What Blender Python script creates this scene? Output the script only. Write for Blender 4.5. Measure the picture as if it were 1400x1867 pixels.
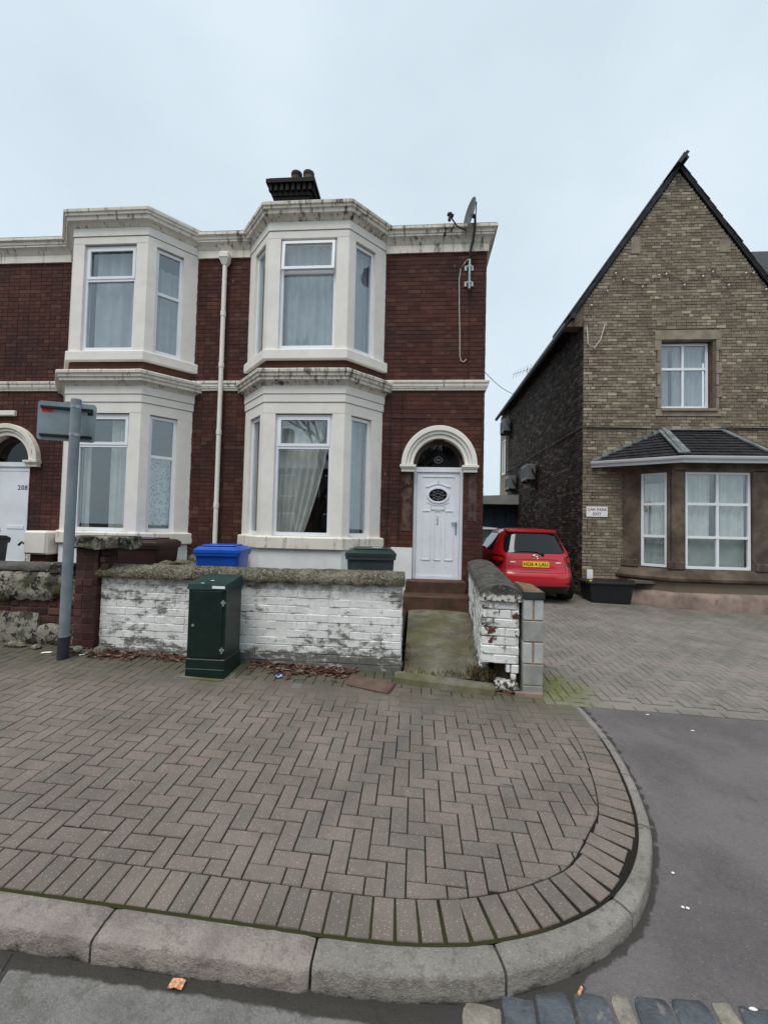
import bpy, bmesh, math, random
from mathutils import Vector, Matrix, noise as mnoise
rnd = random.Random(7)
scn = bpy.context.scene
for o in list(bpy.data.objects):
    bpy.data.objects.remove(o, do_unlink=True)
col = scn.collection
R = math.radians

# ------------------------------------------------------------------ camera
EYE = 1.62
F_PX, CX, CY = 767.38, 700.0, 933.5
YAW, PITCH, ROLL = R(4.398), R(1.955), R(1.328)
cam_d = bpy.data.cameras.new('camera')
cam = bpy.data.objects.new('camera', cam_d)
col.objects.link(cam)
fwd = Vector((-math.sin(YAW) * math.cos(PITCH), math.cos(YAW) * math.cos(PITCH), math.sin(PITCH)))
rgt = Vector((math.cos(YAW), math.sin(YAW), 0))
upv = rgt.cross(fwd)
c_r = rgt * math.cos(ROLL) + upv * math.sin(ROLL)
c_u = -rgt * math.sin(ROLL) + upv * math.cos(ROLL)
cm = Matrix((c_r, c_u, -fwd)).transposed().to_4x4()
cm.translation = Vector((0, 0, EYE))
cam.matrix_world = cm
cam_d.sensor_fit = 'VERTICAL'
cam_d.sensor_height = 24
cam_d.lens = 24 * F_PX / 1867.0
cam_d.clip_start = 0.05
cam_d.clip_end = 2000
scn.camera = cam
scn.render.resolution_x, scn.render.resolution_y = 767, 1024

# ------------------------------------------------------------------ sky (overcast) and soft sun
SUN_EL, SUN_AZ = R(62), R(-22)          # the bright part of the cloud, over the street behind the viewer
world = bpy.data.worlds.new('World')
scn.world = world
world.use_nodes = True
wt = world.node_tree
wt.nodes.clear()
w_out = wt.nodes.new('ShaderNodeOutputWorld')
w_bg = wt.nodes.new('ShaderNodeBackground')
w_sky = wt.nodes.new('ShaderNodeTexSky')
w_sky.sky_type = 'NISHITA'
w_sky.sun_disc = False
w_sky.sun_elevation = SUN_EL
w_sky.sun_rotation = R(180) - SUN_AZ
w_sky.air_density = 1.2
w_sky.dust_density = 3.0
w_tc = wt.nodes.new('ShaderNodeTexCoord')
w_map = wt.nodes.new('ShaderNodeMapping')
w_map.inputs['Scale'].default_value = (1.0, 1.0, 1.6)
w_no = wt.nodes.new('ShaderNodeTexNoise')
w_no.inputs['Scale'].default_value = 1.7
w_no.inputs['Detail'].default_value = 6
w_no.inputs['Roughness'].default_value = 0.5
w_rp = wt.nodes.new('ShaderNodeValToRGB')
w_rp.color_ramp.elements[0].position = 0.32
w_rp.color_ramp.elements[0].color = (6.0, 7.2, 7.95, 1)
w_rp.color_ramp.elements[1].position = 0.68
w_rp.color_ramp.elements[1].color = (7.5, 8.6, 9.4, 1)
w_mix = wt.nodes.new('ShaderNodeMixRGB')
w_mix.inputs['Fac'].default_value = 0.86
wt.links.new(w_tc.outputs['Generated'], w_map.inputs['Vector'])
wt.links.new(w_map.outputs['Vector'], w_no.inputs['Vector'])
wt.links.new(w_no.outputs['Fac'], w_rp.inputs['Fac'])
wt.links.new(w_sky.outputs['Color'], w_mix.inputs['Color1'])
wt.links.new(w_rp.outputs['Color'], w_mix.inputs['Color2'])
wt.links.new(w_mix.outputs['Color'], w_bg.inputs['Color'])
w_bg.inputs['Strength'].default_value = 0.079
wt.links.new(w_bg.outputs['Background'], w_out.inputs['Surface'])
sun_d = bpy.data.lights.new('sun', 'SUN')
sun_d.energy = 1.5
sun_d.angle = R(30)
sun_d.color = (1.0, 0.97, 0.93)
sun = bpy.data.objects.new('sun', sun_d)
col.objects.link(sun)
sdir = Vector((math.sin(SUN_AZ) * math.cos(SUN_EL), -math.cos(SUN_AZ) * math.cos(SUN_EL), math.sin(SUN_EL)))
sun.rotation_euler = sdir.to_track_quat('Z', 'Y').to_euler()
sun.location = sdir * 60

# ------------------------------------------------------------------ exposure
vs = scn.view_settings
vs.view_transform = 'Standard'
vs.look = 'None'
vs.exposure = 0.50
vs.gamma = 1.0
scn.render.engine = 'CYCLES'
scn.cycles.max_bounces = 8
scn.cycles.transparent_max_bounces = 12

# ------------------------------------------------------------------ helpers: pixels of the photograph -> points
def ray(px, py):
    return c_r * ((px - CX) / F_PX) - c_u * ((py - CY) / F_PX) + fwd
def onY(px, py, Y):
    d = ray(px, py) * 1.0
    d = d * (Y / d.y)
    return Vector((d.x, d.y, d.z + EYE))
PA, PB, PC = -0.2354, -0.02827, 0.0494          # the pavement: rises from kerb to wall, falls to the right
def pav(x, y):
    return PA + PB * x + PC * min(y, 9.6)
def gnd(px, py):
    d = ray(px, py)
    t = (PA - EYE) / (d.z - PB * d.x - PC * d.y)
    return Vector((d.x * t, d.y * t, d.z * t + EYE))

# ------------------------------------------------------------------ helpers: materials
class NT:
    def __init__(s, name):
        s.m = bpy.data.materials.new(name)
        s.m.use_nodes = True
        s.t = s.m.node_tree
        s.t.nodes.clear()
        s.out = s.t.nodes.new('ShaderNodeOutputMaterial')
        s.bs = s.t.nodes.new('ShaderNodeBsdfPrincipled')
        s.t.links.new(s.bs.outputs[0], s.out.inputs[0])
        s._pos = None
    def new(s, ty, ins=None, **kw):
        n = s.t.nodes.new(ty)
        for k, v in kw.items():
            setattr(n, k, v)
        for k, v in (ins or {}).items():
            s.put(n.inputs[k], v)
        return n
    def put(s, sock, v):
        if hasattr(v, 'bl_idname') or hasattr(v, 'is_output'):
            s.t.links.new(v, sock)
        elif isinstance(v, (tuple, list)) and len(v) == 3 and sock.type == 'RGBA':
            sock.default_value = (*v, 1)
        else:
            sock.default_value = v
    def pos(s):
        if s._pos is None:
            s._pos = s.new('ShaderNodeNewGeometry').outputs['Position']
        return s._pos
    def mapped(s, sc):
        return s.new('ShaderNodeVectorMath', {0: s.pos(), 1: sc}, operation='MULTIPLY').outputs[0]
    def noise(s, scale, detail=3, rough=.55, vec=None, out='Fac'):
        return s.new('ShaderNodeTexNoise', {'Vector': vec or s.pos(), 'Scale': scale, 'Detail': detail, 'Roughness': rough}).outputs[out]
    def vor(s, scale, vec=None, out='Distance', feature='F1'):
        return s.new('ShaderNodeTexVoronoi', {'Vector': vec or s.pos(), 'Scale': scale}, feature=feature).outputs[out]
    def math(s, op, a, b=0.0, clamp=False):
        n = s.new('ShaderNodeMath', {0: a, 1: b}, operation=op)
        n.use_clamp = clamp
        return n.outputs[0]
    def rng(s, v, a, b, c=0.0, d=1.0, smooth=True):
        return s.new('ShaderNodeMapRange', {0: v, 1: a, 2: b, 3: c, 4: d}, interpolation_type='SMOOTHSTEP' if smooth else 'LINEAR').outputs[0]
    def mix(s, f, a, b, mode='MIX'):
        return s.new('ShaderNodeMixRGB', {'Fac': f, 'Color1': a, 'Color2': b}, blend_type=mode).outputs[0]
    def ramp(s, f, stops, const=False):
        n = s.new('ShaderNodeValToRGB', {'Fac': f})
        r = n.color_ramp
        if const:
            r.interpolation = 'CONSTANT'
        r.elements[0].position, r.elements[0].color = stops[0][0], (*stops[0][1], 1)
        r.elements[1].position, r.elements[1].color = stops[-1][0], (*stops[-1][1], 1)
        for p, c in stops[1:-1]:
            e = r.elements.new(p)
            e.color = (*c, 1)
        return n.outputs[0]
    def tint(s):
        a = s.new('ShaderNodeAttribute', attribute_name='tint').outputs['Fac']
        o = s.new('ShaderNodeObjectInfo').outputs['Random']
        return s.math('FRACT', s.math('ADD', a, o))
    def sep(s):
        return s.new('ShaderNodeSeparateXYZ', {0: s.pos()}).outputs
    def bump(s, h, strength=.4, dist=.01):
        s.put(s.bs.inputs['Normal'], s.new('ShaderNodeBump', {'Height': h, 'Strength': strength, 'Distance': dist}).outputs[0])
    def done(s, color, rough=.8, spec=.3, metal=0.0):
        s.put(s.bs.inputs['Base Color'], color)
        s.put(s.bs.inputs['Roughness'], rough)
        s.put(s.bs.inputs['Specular IOR Level'], spec)
        s.put(s.bs.inputs['Metallic'], metal)
        return s.m

MAT = {}
def plain(name, c, rough=.6, var=.12, scale=6.0, spec=.3, metal=0.0, bump=.0, dirt=0.0, dirtc=(.03, .028, .024)):
    s = NT(name)
    n = s.noise(scale, 4)
    hi = tuple(min(1, x * (1 + var)) for x in c)
    lo = tuple(x * (1 - var) for x in c)
    k = s.mix(s.rng(n, .3, .7), lo, hi)
    if dirt:
        d = s.rng(s.noise(scale * 1.7 + 3, 6, .65), .62 - dirt * .3, .78)
        k = s.mix(s.math('MULTIPLY', d, min(1, dirt + .25)), k, dirtc)
    if bump:
        s.bump(s.noise(scale * 14, 3), bump, .004)
    MAT[name] = s.done(k, rough, spec, metal)
    return MAT[name]

def brickmat(name, stops, soot=.5, sootc=(.02, .014, .013), drips=False, bump=.5, patch=None):
    s = NT(name)
    base = s.ramp(s.tint(), stops)
    base = s.mix(.55, base, s.mix(s.noise(40, 4), (.35, .35, .35), (1.3, 1.3, 1.3)), 'MULTIPLY')
    big = s.rng(s.noise(.9, 5, .6), .42, .68)
    k = s.mix(s.math('MULTIPLY', big, soot), base, sootc)
    if patch:
        k = s.mix(s.math('MULTIPLY', s.rng(s.noise(2.3, 5, .62), .55, .72), patch[1]), k, patch[0])
    if drips:
        dv = s.noise(1.0, 2, .5, s.mapped((26, 26, 4.2)))
        k = s.mix(s.math('MULTIPLY', s.rng(dv, .745, .80), .55), k, (.5, .47, .44))
    s.bump(s.math('ADD', s.noise(70, 3), s.math('MULTIPLY', s.noise(14, 2), 2)), bump, .004)
    MAT[name] = s.done(k, .85, .25)

brickmat('brick_red', [(0, (.062, .023, .018)), (.3, (.082, .029, .021)), (.6, (.094, .033, .024)), (.85, (.108, .042, .030)), (.96, (.135, .062, .044)), (1, (.050, .020, .017))], .60, (.028, .016, .014), drips=True, patch=((.055, .030, .024), .6))
brickmat('brick_soot', [(0, (.010, .009, .009)), (.5, (.018, .015, .014)), (1, (.030, .025, .023))], .4, (.008, .007, .007))
brickmat('brick_brown', [(0, (.170, .132, .096)), (.3, (.240, .194, .142)), (.7, (.285, .234, .172)), (.88, (.35, .29, .212)), (.95, (.52, .44, .33)), (1, (.215, .155, .12))], .40, (.130, .108, .082), patch=((.140, .122, .085), .45))
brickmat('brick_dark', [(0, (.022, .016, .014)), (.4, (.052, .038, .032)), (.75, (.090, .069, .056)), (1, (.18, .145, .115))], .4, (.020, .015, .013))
brickmat('brick_pier', [(0, (.05, .020, .018)), (.5, (.080, .032, .027)), (1, (.13, .058, .047))], .75, (.028, .025, .020))
plain('mortar_dark', (.080, .044, .037), .95, .3, 20)
plain('mortar_brown', (.13, .105, .075), .95, .3, 20)
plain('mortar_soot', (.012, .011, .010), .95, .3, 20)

def cream(name, c, streak, bump=.15):
    s = NT(name)
    n = s.mix(s.rng(s.noise(3.0, 4), .3, .7), tuple(x * .92 for x in c), c)
    st = s.noise(1.0, 5, .62, s.mapped((13, 13, 1.1)))
    sp = s.noise(30, 5, .7, s.mapped((1, 1, .55)))
    m = s.rng(s.math('ADD', s.math('MULTIPLY', st, .72), s.math('MULTIPLY', sp, .28)), .66 - streak * .22, .76 - streak * .14)
    k = s.mix(s.math('MULTIPLY', m, min(1, streak * 1.5)), n, (.040, .034, .026))
    k = s.mix(s.math('MULTIPLY', s.rng(s.noise(5.5, 5, .6), .5, .75), .10 + .45 * streak), k, (.46, .37, .24))
    chip = s.rng(s.noise(17, 5, .7), .715 - streak * .06, .73 - streak * .06)
    k = s.mix(s.math('MULTIPLY', chip, .7), k, (.16, .12, .09))
    s.bump(s.noise(55, 4), bump, .003)
    MAT[name] = s.done(k, .6, .3)
cream('paint_cream', (.85, .805, .74), .03)
cream('paint_cream_worn', (.80, .745, .65), .58)
cream('paint_cream_stained', (.76, .70, .60), .82)
cream('paint_white_wall', (.82, .81, .79), .10)
plain('upvc_white', (.82, .84, .87), .25, .04, 2, .5)
plain('door_white', (.76, .78, .82), .35, .05, 2.5, .45, dirt=.12, dirtc=(.35, .35, .36))
plain('lead', (.17, .185, .19), .6, .35, 5, .4, bump=.3, dirt=.3)
plain('slate_dark', (.022, .021, .024), .55, .4, 9, .4, bump=.3)
plain('iron_black', (.012, .012, .013), .45, .2, 9, .4)
plain('plastic_black', (.008, .008, .009), .55, .2, 9, .45)
plain('grey_pole', (.20, .235, .26), .45, .12, 7, .4, dirt=.1)
plain('sign_back', (.22, .275, .30), .5, .12, 5, .35)
plain('cabinet_green', (.0035, .017, .013), .38, .25, 6, .45, dirt=.12, dirtc=(.02, .03, .025))
plain('cabinet_top', (.014, .042, .036), .4, .25, 6, .45)
plain('galvanised', (.38, .40, .41), .4, .15, 12, .5, metal=.6)
plain('bin_blue', (.008, .075, .42), .4, .12, 4, .4)
plain('bin_brown', (.035, .014, .013), .45, .15, 4, .4)
plain('bin_grey', (.045, .052, .062), .5, .15, 4, .4)
plain('bin_lid_green', (.014, .030, .026), .42, .15, 4, .45)
plain('white_paper', (.80, .80, .80), .8, .05, 9)
plain('red_sticker', (.62, .03, .03), .5, .1, 9)
plain('blue_wrapper', (.25, .45, .75), .4, .5, 60)
plain('orange_pack', (.65, .33, .18), .5, .5, 90)
plain('step_red', (.090, .043, .031), .7, .35, 4, .3, bump=.2, dirt=.7, dirtc=(.05, .055, .022))
plain('concrete_block', (.30, .30, .28), .95, .15, 9, .2, bump=.6, dirt=.15, dirtc=(.16, .14, .11))
plain('concrete_pale', (.46, .46, .45), .9, .12, 7, .2, bump=.4)
plain('pink_mortar', (.30, .20, .15), .95, .2, 20)
plain('tile_tan', (.20, .13, .075), .85, .25, 8, .2, bump=.3)
plain('slab_grey', (.035, .037, .042), .8, .2, 8, .2)
plain('rust_plate', (.125, .082, .063), .85, .2, 7, .25, bump=.4, dirt=.2)
plain('stone_brown', (.125, .094, .070), .85, .45, 2.2, .25, bump=.4, dirt=.35, dirtc=(.04, .030, .024))
plain('stone_surround', (.27, .22, .168), .85, .22, 4, .25, bump=.3, dirt=.15, dirtc=(.10, .085, .06))
plain('stone_plinth', (.24, .18, .15), .9, .35, 2.6, .2, bump=.5, dirt=.35, dirtc=(.07, .055, .045))
plain('cable_white', (.62, .60, .58), .5)
plain('garage_blue', (.010, .020, .035), .6, .2, 3)
plain('fascia_grey', (.28, .29, .27), .7, .1, 3)
plain('ac_grey', (.17, .18, .185), .5, .1, 3)
plain('door_room', (.12, .11, .10), .9, .1, 2)
plain('tyre', (.012, .012, .012), .85, .1, 9, .2)
plain('lens_red', (.55, .012, .012), .12, .1, 3, .6)
plain('lens_dark', (.09, .004, .005), .12, .1, 3, .6)
plain('chrome', (.75, .75, .77), .15, .05, 3, .5, metal=.9)
plain('plate_yellow', (.80, .52, .02), .45, .03, 3)
plain('print_black', (.01, .01, .012), .6)
plain('print_maroon', (.20, .02, .05), .6)
plain('print_grey', (.22, .22, .24), .6)
plain('bark', (.055, .045, .036), .95, .3, 6)
plain('timber_brown', (.12, .06, .035), .8, .2, 6)
plain('bulb', (.75, .70, .60), .2, .05, 4, .5)
plain('car_white', (.65, .66, .67), .2, .03, 3, .5)
plain('dish_grey', (.10, .105, .11), .5, .1, 5)

def carpaint():
    s = NT('car_red')
    s.put(s.bs.inputs['Coat Weight'], .8)
    s.put(s.bs.inputs['Coat Roughness'], .05)
    MAT['car_red'] = s.done((.50, .006, .016), .35, .5)
carpaint()
def glassmat(name, ior, tintc):
    s = NT(name)
    s.t.nodes.remove(s.bs)
    fc = s.new('ShaderNodeLayerWeight', {'Blend': .5}).outputs['Facing']
    f0 = ((ior - 1) / (ior + 1)) ** 2
    fr = s.math('ADD', s.math('MULTIPLY', s.math('POWER', fc, 5.0), 1 - f0), f0)
    wav = s.new('ShaderNodeBump', {'Height': s.noise(2.2, 1), 'Strength': .03, 'Distance': .01}).outputs[0]
    gl = s.new('ShaderNodeBsdfGlossy', {'Color': (.92, .96, 1.0), 'Roughness': 0.0, 'Normal': wav}).outputs[0]
    tr = s.new('ShaderNodeBsdfTransparent', {'Color': tintc}).outputs[0]
    mx = s.new('ShaderNodeMixShader', {0: fr, 1: tr, 2: gl}).outputs[0]
    s.t.links.new(mx, s.out.inputs[0])
    MAT[name] = s.m
glassmat('glass', 2.05, (.93, .96, .96))
glassmat('glass_dark', 1.6, (.16, .18, .20))
def clothmat(name, c, tl=.35, lace=False):
    s = NT(name)
    k = s.mix(s.rng(s.noise(5, 3), .3, .7), tuple(x * .85 for x in c), c)
    s.put(s.bs.inputs['Base Color'], k)
    s.put(s.bs.inputs['Roughness'], .95)
    if lace:
        pat = s.rng(s.vor(24, s.mapped((1, 1, .7))), .40, .30)
        tr = s.new('ShaderNodeBsdfTransparent').outputs[0]
        mx = s.new('ShaderNodeMixShader', {0: s.math('MULTIPLY', pat, .55), 1: s.bs.outputs[0], 2: tr}).outputs[0]
    else:
        t2 = s.new('ShaderNodeBsdfTranslucent', {'Color': c}).outputs[0]
        mx = s.new('ShaderNodeMixShader', {0: tl, 1: s.bs.outputs[0], 2: t2}).outputs[0]
    s.t.links.new(mx, s.out.inputs[0])
    MAT[name] = s.m
clothmat('net_white', (.52, .54, .58), .25)
clothmat('net_grey', (.85, .83, .77), .2)
clothmat('net_pale', (.80, .84, .82))
clothmat('net_lace', (.72, .74, .75), lace=True)

def pavermat(name, stops, speck, moss_y, trench=False):
    s = NT(name)
    k = s.ramp(s.tint(), stops)
    k = s.mix(.5, k, s.mix(s.noise(170, 3, .75), (.30, .30, .30), (1.65, 1.65, 1.65)), 'MULTIPLY')
    k = s.mix(.85, k, s.mix(s.rng(s.noise(1.7, 6, .62), .32, .66), (.78, .79, .78), (1.12, 1.12, 1.11)), 'MULTIPLY')
    wear = s.rng(s.noise(7.5, 6, .7), .52, .66)
    k = s.mix(s.math('MULTIPLY', wear, .28), k, (.095, .086, .070))
    gum = s.rng(s.vor(4.3), .045, .03)
    k = s.mix(s.math('MULTIPLY', gum, .35), k, (.36, .34, .31))
    v = s.new('ShaderNodeTexVoronoi', {'Vector': s.pos(), 'Scale': 150.0})
    pick = s.math('GREATER_THAN', s.new('ShaderNodeSeparateColor', {0: v.outputs['Color']}).outputs[0], .80)
    sp = s.math('MULTIPLY', s.rng(v.outputs['Distance'], .18, .36, 1, 0), pick)
    k = s.mix(s.math('MULTIPLY', sp, speck), k, (.50, .48, .45))
    x, y, z = s.sep()
    if trench:
        dd = s.math('ABSOLUTE', s.math('ADD', s.math('ADD', s.math('MULTIPLY', x, .905), s.math('MULTIPLY', y, -.425)), 1.52))
        dd = s.math('ADD', dd, s.math('MULTIPLY', s.noise(6, 4), .12))
        lim = s.rng(y, 2.2, 2.5)
        k = s.mix(s.math('MULTIPLY', s.math('MULTIPLY', s.rng(dd, .05, .17, 1, 0), .40), lim), k, (.10, .10, .10))
    ym = s.math('ADD', y, s.math('MULTIPLY', s.math('SUBTRACT', s.noise(2.6, 5, .65), .5), moss_y[2]))
    ms = s.math('MULTIPLY', s.rng(ym, moss_y[0], moss_y[1]), moss_y[3])
    k = s.mix(ms, k, (.055, .055, .030))
    # the green patch beside the block pillar
    dx = s.math('MULTIPLY', s.math('SUBTRACT', x, 1.52), 1.25)
    dy = s.math('SUBTRACT', y, 4.62)
    d2 = s.math('SQRT', s.math('ADD', s.math('MULTIPLY', dx, dx), s.math('MULTIPLY', dy, dy)))
    d2 = s.math('ADD', d2, s.math('MULTIPLY', s.math('SUBTRACT', s.noise(4, 5, .65), .5), .7))
    k = s.mix(s.math('MULTIPLY', s.rng(d2, .10, .60, 1, 0), s.rng(s.noise(24, 6, .75), .40, .56, .25, .95)), k, (.13, .145, .035))
    s.bump(s.noise(180, 3, .7), .45, .003)
    MAT[name] = s.done(k, .82, .3)
pavermat('paver', [(0, (.176, .146, .124)), (.25, (.202, .159, .136)), (.5, (.164, .141, .118)), (.75, (.206, .160, .139)), (.9, (.180, .149, .127)), (1, (.164, .137, .118))], .9, (3.35, 4.9, 1.1, .80), trench=True)
pavermat('paver_drive', [(0, (.215, .195, .172)), (.4, (.240, .205, .180)), (.7, (.195, .182, .160)), (1, (.225, .205, .180))], .35, (7.6, 10.2, 3.0, .55))
def jointmat():
    s = NT('joint_sand')
    y = s.sep()[1]
    m = s.rng(s.math('ADD', y, s.math('MULTIPLY', s.noise(3, 4), .5)), 2.15, 2.35, 1, 0)
    k = s.mix(s.noise(30, 3), (.010, .009, .008), (.028, .025, .020))
    k = s.mix(s.math('MULTIPLY', m, .85), k, (.042, .044, .014))
    s.bump(s.noise(90, 3), .5, .004)
    MAT['joint_sand'] = s.done(k, .95, .15)
jointmat()

def kerbmat(name, a, b, sp):
    s = NT(name)
    k = s.mix(s.rng(s.noise(4, 5, .6), .35, .65), a, b)
    k = s.mix(.6, k, s.mix(s.noise(95, 4, .8), (.10, .10, .10), (1.85, 1.85, 1.85)), 'MULTIPLY')
    k = s.mix(s.math('MULTIPLY', s.rng(s.noise(14, 6, .7), .52, .64), .45), k, (.11, .10, .082))
    v = s.new('ShaderNodeTexVoronoi', {'Vector': s.pos(), 'Scale': 120.0})
    pick = s.math('GREATER_THAN', s.new('ShaderNodeSeparateColor', {0: v.outputs['Color']}).outputs[0], .8)
    k = s.mix(s.math('MULTIPLY', s.math('MULTIPLY', s.rng(v.outputs['Distance'], .2, .34, 1, 0), pick), sp), k, (.5, .5, .48))
    dirt = s.new('ShaderNodeAttribute', attribute_name='dirt').outputs['Fac']
    dn = s.rng(s.math('ADD', dirt, s.math('MULTIPLY', s.math('SUBTRACT', s.noise(9, 5, .65), .5), .7)), .42, .62)
    k = s.mix(s.math('MULTIPLY', dn, .9), k, (.045, .040, .032))
    s.bump(s.math('ADD', s.noise(160, 3, .7), s.math('MULTIPLY', s.noise(22, 5, .7), 3.0)), .9, .008)
    MAT[name] = s.done(k, .85, .25)
kerbmat('kerb_granite', (.26, .215, .20), (.38, .325, .285), .15)
kerbmat('kerb_concrete', (.255, .232, .205), (.33, .30, .265), .7)
kerbmat('channel_concrete', (.20, .19, .175), (.26, .245, .23), .3)
def asphaltmat():
    s = NT('asphalt')
    k = s.mix(s.rng(s.noise(1.6, 5, .6), .35, .65), (.125, .112, .111), (.172, .154, .152))
    k = s.mix(.85, k, s.mix(s.noise(230, 2, .75), (.30, .30, .30), (1.7, 1.7, 1.7)), 'MULTIPLY')
    k = s.mix(.7, k, s.mix(s.noise(48, 5, .78), (.45, .45, .45), (1.5, 1.5, 1.5)), 'MULTIPLY')
    vv_ = s.new('ShaderNodeTexVoronoi', {'Vector': s.pos(), 'Scale': 85.0})
    pk = s.math('GREATER_THAN', s.new('ShaderNodeSeparateColor', {0: vv_.outputs['Color']}).outputs[0], .86)
    k = s.mix(s.math('MULTIPLY', s.math('MULTIPLY', s.rng(vv_.outputs['Distance'], .16, .32, 1, 0), pk), .45), k, (.34, .32, .31))
    oil = s.rng(s.noise(3.1, 6, .7), .60, .70)
    k = s.mix(s.math('MULTIPLY', oil, .35), k, (.07, .065, .06))
    cr = s.rng(s.vor(1.7, s.new('ShaderNodeVectorMath', {0: s.pos(), 1: s.new('ShaderNodeVectorMath', {0: s.noise(3, 4, out='Color'), 1: (.5, .5, .5)}, operation='MULTIPLY').outputs[0]}, operation='ADD').outputs[0], feature='DISTANCE_TO_EDGE'), .004, .010)
    crm = s.math('MULTIPLY', s.math('SUBTRACT', 1.0, cr), s.rng(s.noise(.9, 3), .50, .62))
    k = s.mix(s.math('MULTIPLY', crm, .35), k, (.05, .046, .042))
    dirt = s.new('ShaderNodeAttribute', attribute_name='dirt').outputs['Fac']
    dn = s.rng(s.math('ADD', dirt, s.math('MULTIPLY', s.math('SUBTRACT', s.noise(11, 6, .7), .5), .9)), .45, .60)
    k = s.mix(s.math('MULTIPLY', dn, .85), k, (.040, .036, .030))
    s.bump(s.noise(230, 2, .75), .8, .006)
    MAT['asphalt'] = s.done(k, s.mix(dn, (.85,) * 3, (.6,) * 3), .3)
asphaltmat()
def settmat(name, lo, hi):
    s = NT(name)
    k = s.mix(s.rng(s.noise(11, 6, .7), .35, .65), lo, hi)
    k = s.mix(.7, k, s.mix(s.noise(60, 5, .75), (.35, .35, .35), (1.6, 1.6, 1.6)), 'MULTIPLY')
    k = s.mix(s.math('MULTIPLY', s.rng(s.noise(17, 5, .7), .58, .66), .5), k, (.30, .27, .22))
    s.bump(s.math('ADD', s.noise(30, 5, .7), s.noise(110, 3)), .7, .006)
    MAT[name] = s.done(k, .6, .35)
settmat('sett_blue', (.060, .068, .078), (.105, .117, .130))
settmat('sett_tan', (.19, .165, .130), (.30, .27, .225))

def whitewash(name, grime, peel):
    s = NT(name)
    white = s.mix(s.rng(s.noise(7, 4), .3, .7), (.74, .74, .71), (.86, .86, .84))
    red = s.mix(s.noise(30, 3), (.07, .02, .018), (.16, .045, .036))
    x, y, z = s.sep()
    n1 = s.noise(5.5, 7, .68)
    k = s.mix(s.rng(n1, .66 - peel * .12, .70 - peel * .12), white, red)
    g = s.noise(1.0, 8, .74, s.mapped((7, 7, 15)))
    big = s.noise(1.0, 4, .6, s.mapped((1.4, 1.4, 3.4)))
    band = s.rng(z, .02, .34, .10, 0)
    gm = s.rng(s.math('ADD', s.math('ADD', s.math('MULTIPLY', g, .55), s.math('MULTIPLY', big, .45)), band), .575 - grime * .09, .655 - grime * .06)
    k = s.mix(s.math('MULTIPLY', gm, .9), k, s.mix(s.noise(16, 3), (.030, .028, .022), (.12, .11, .085)))
    top = s.math('MULTIPLY', s.rng(z, .70, .95), s.rng(s.noise(7, 6, .7), .42, .60))
    k = s.mix(s.math('MULTIPLY', top, .75), k, (.16, .145, .12))
    pits = s.rng(s.noise(62, 5, .78), .615, .66)
    k = s.mix(s.math('MULTIPLY', pits, .85), k, (.03, .028, .024))
    s.bump(s.math('ADD', s.math('MULTIPLY', g, 2.0), s.noise(60, 4, .7)), .6, .006)
    MAT[name] = s.done(k, .75, .25)
whitewash('whitewash', .75, .0)
whitewash('whitewash_peeled', .45, 1.0)
whitewash('whitewash_joint', 1.15, .0)
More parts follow.
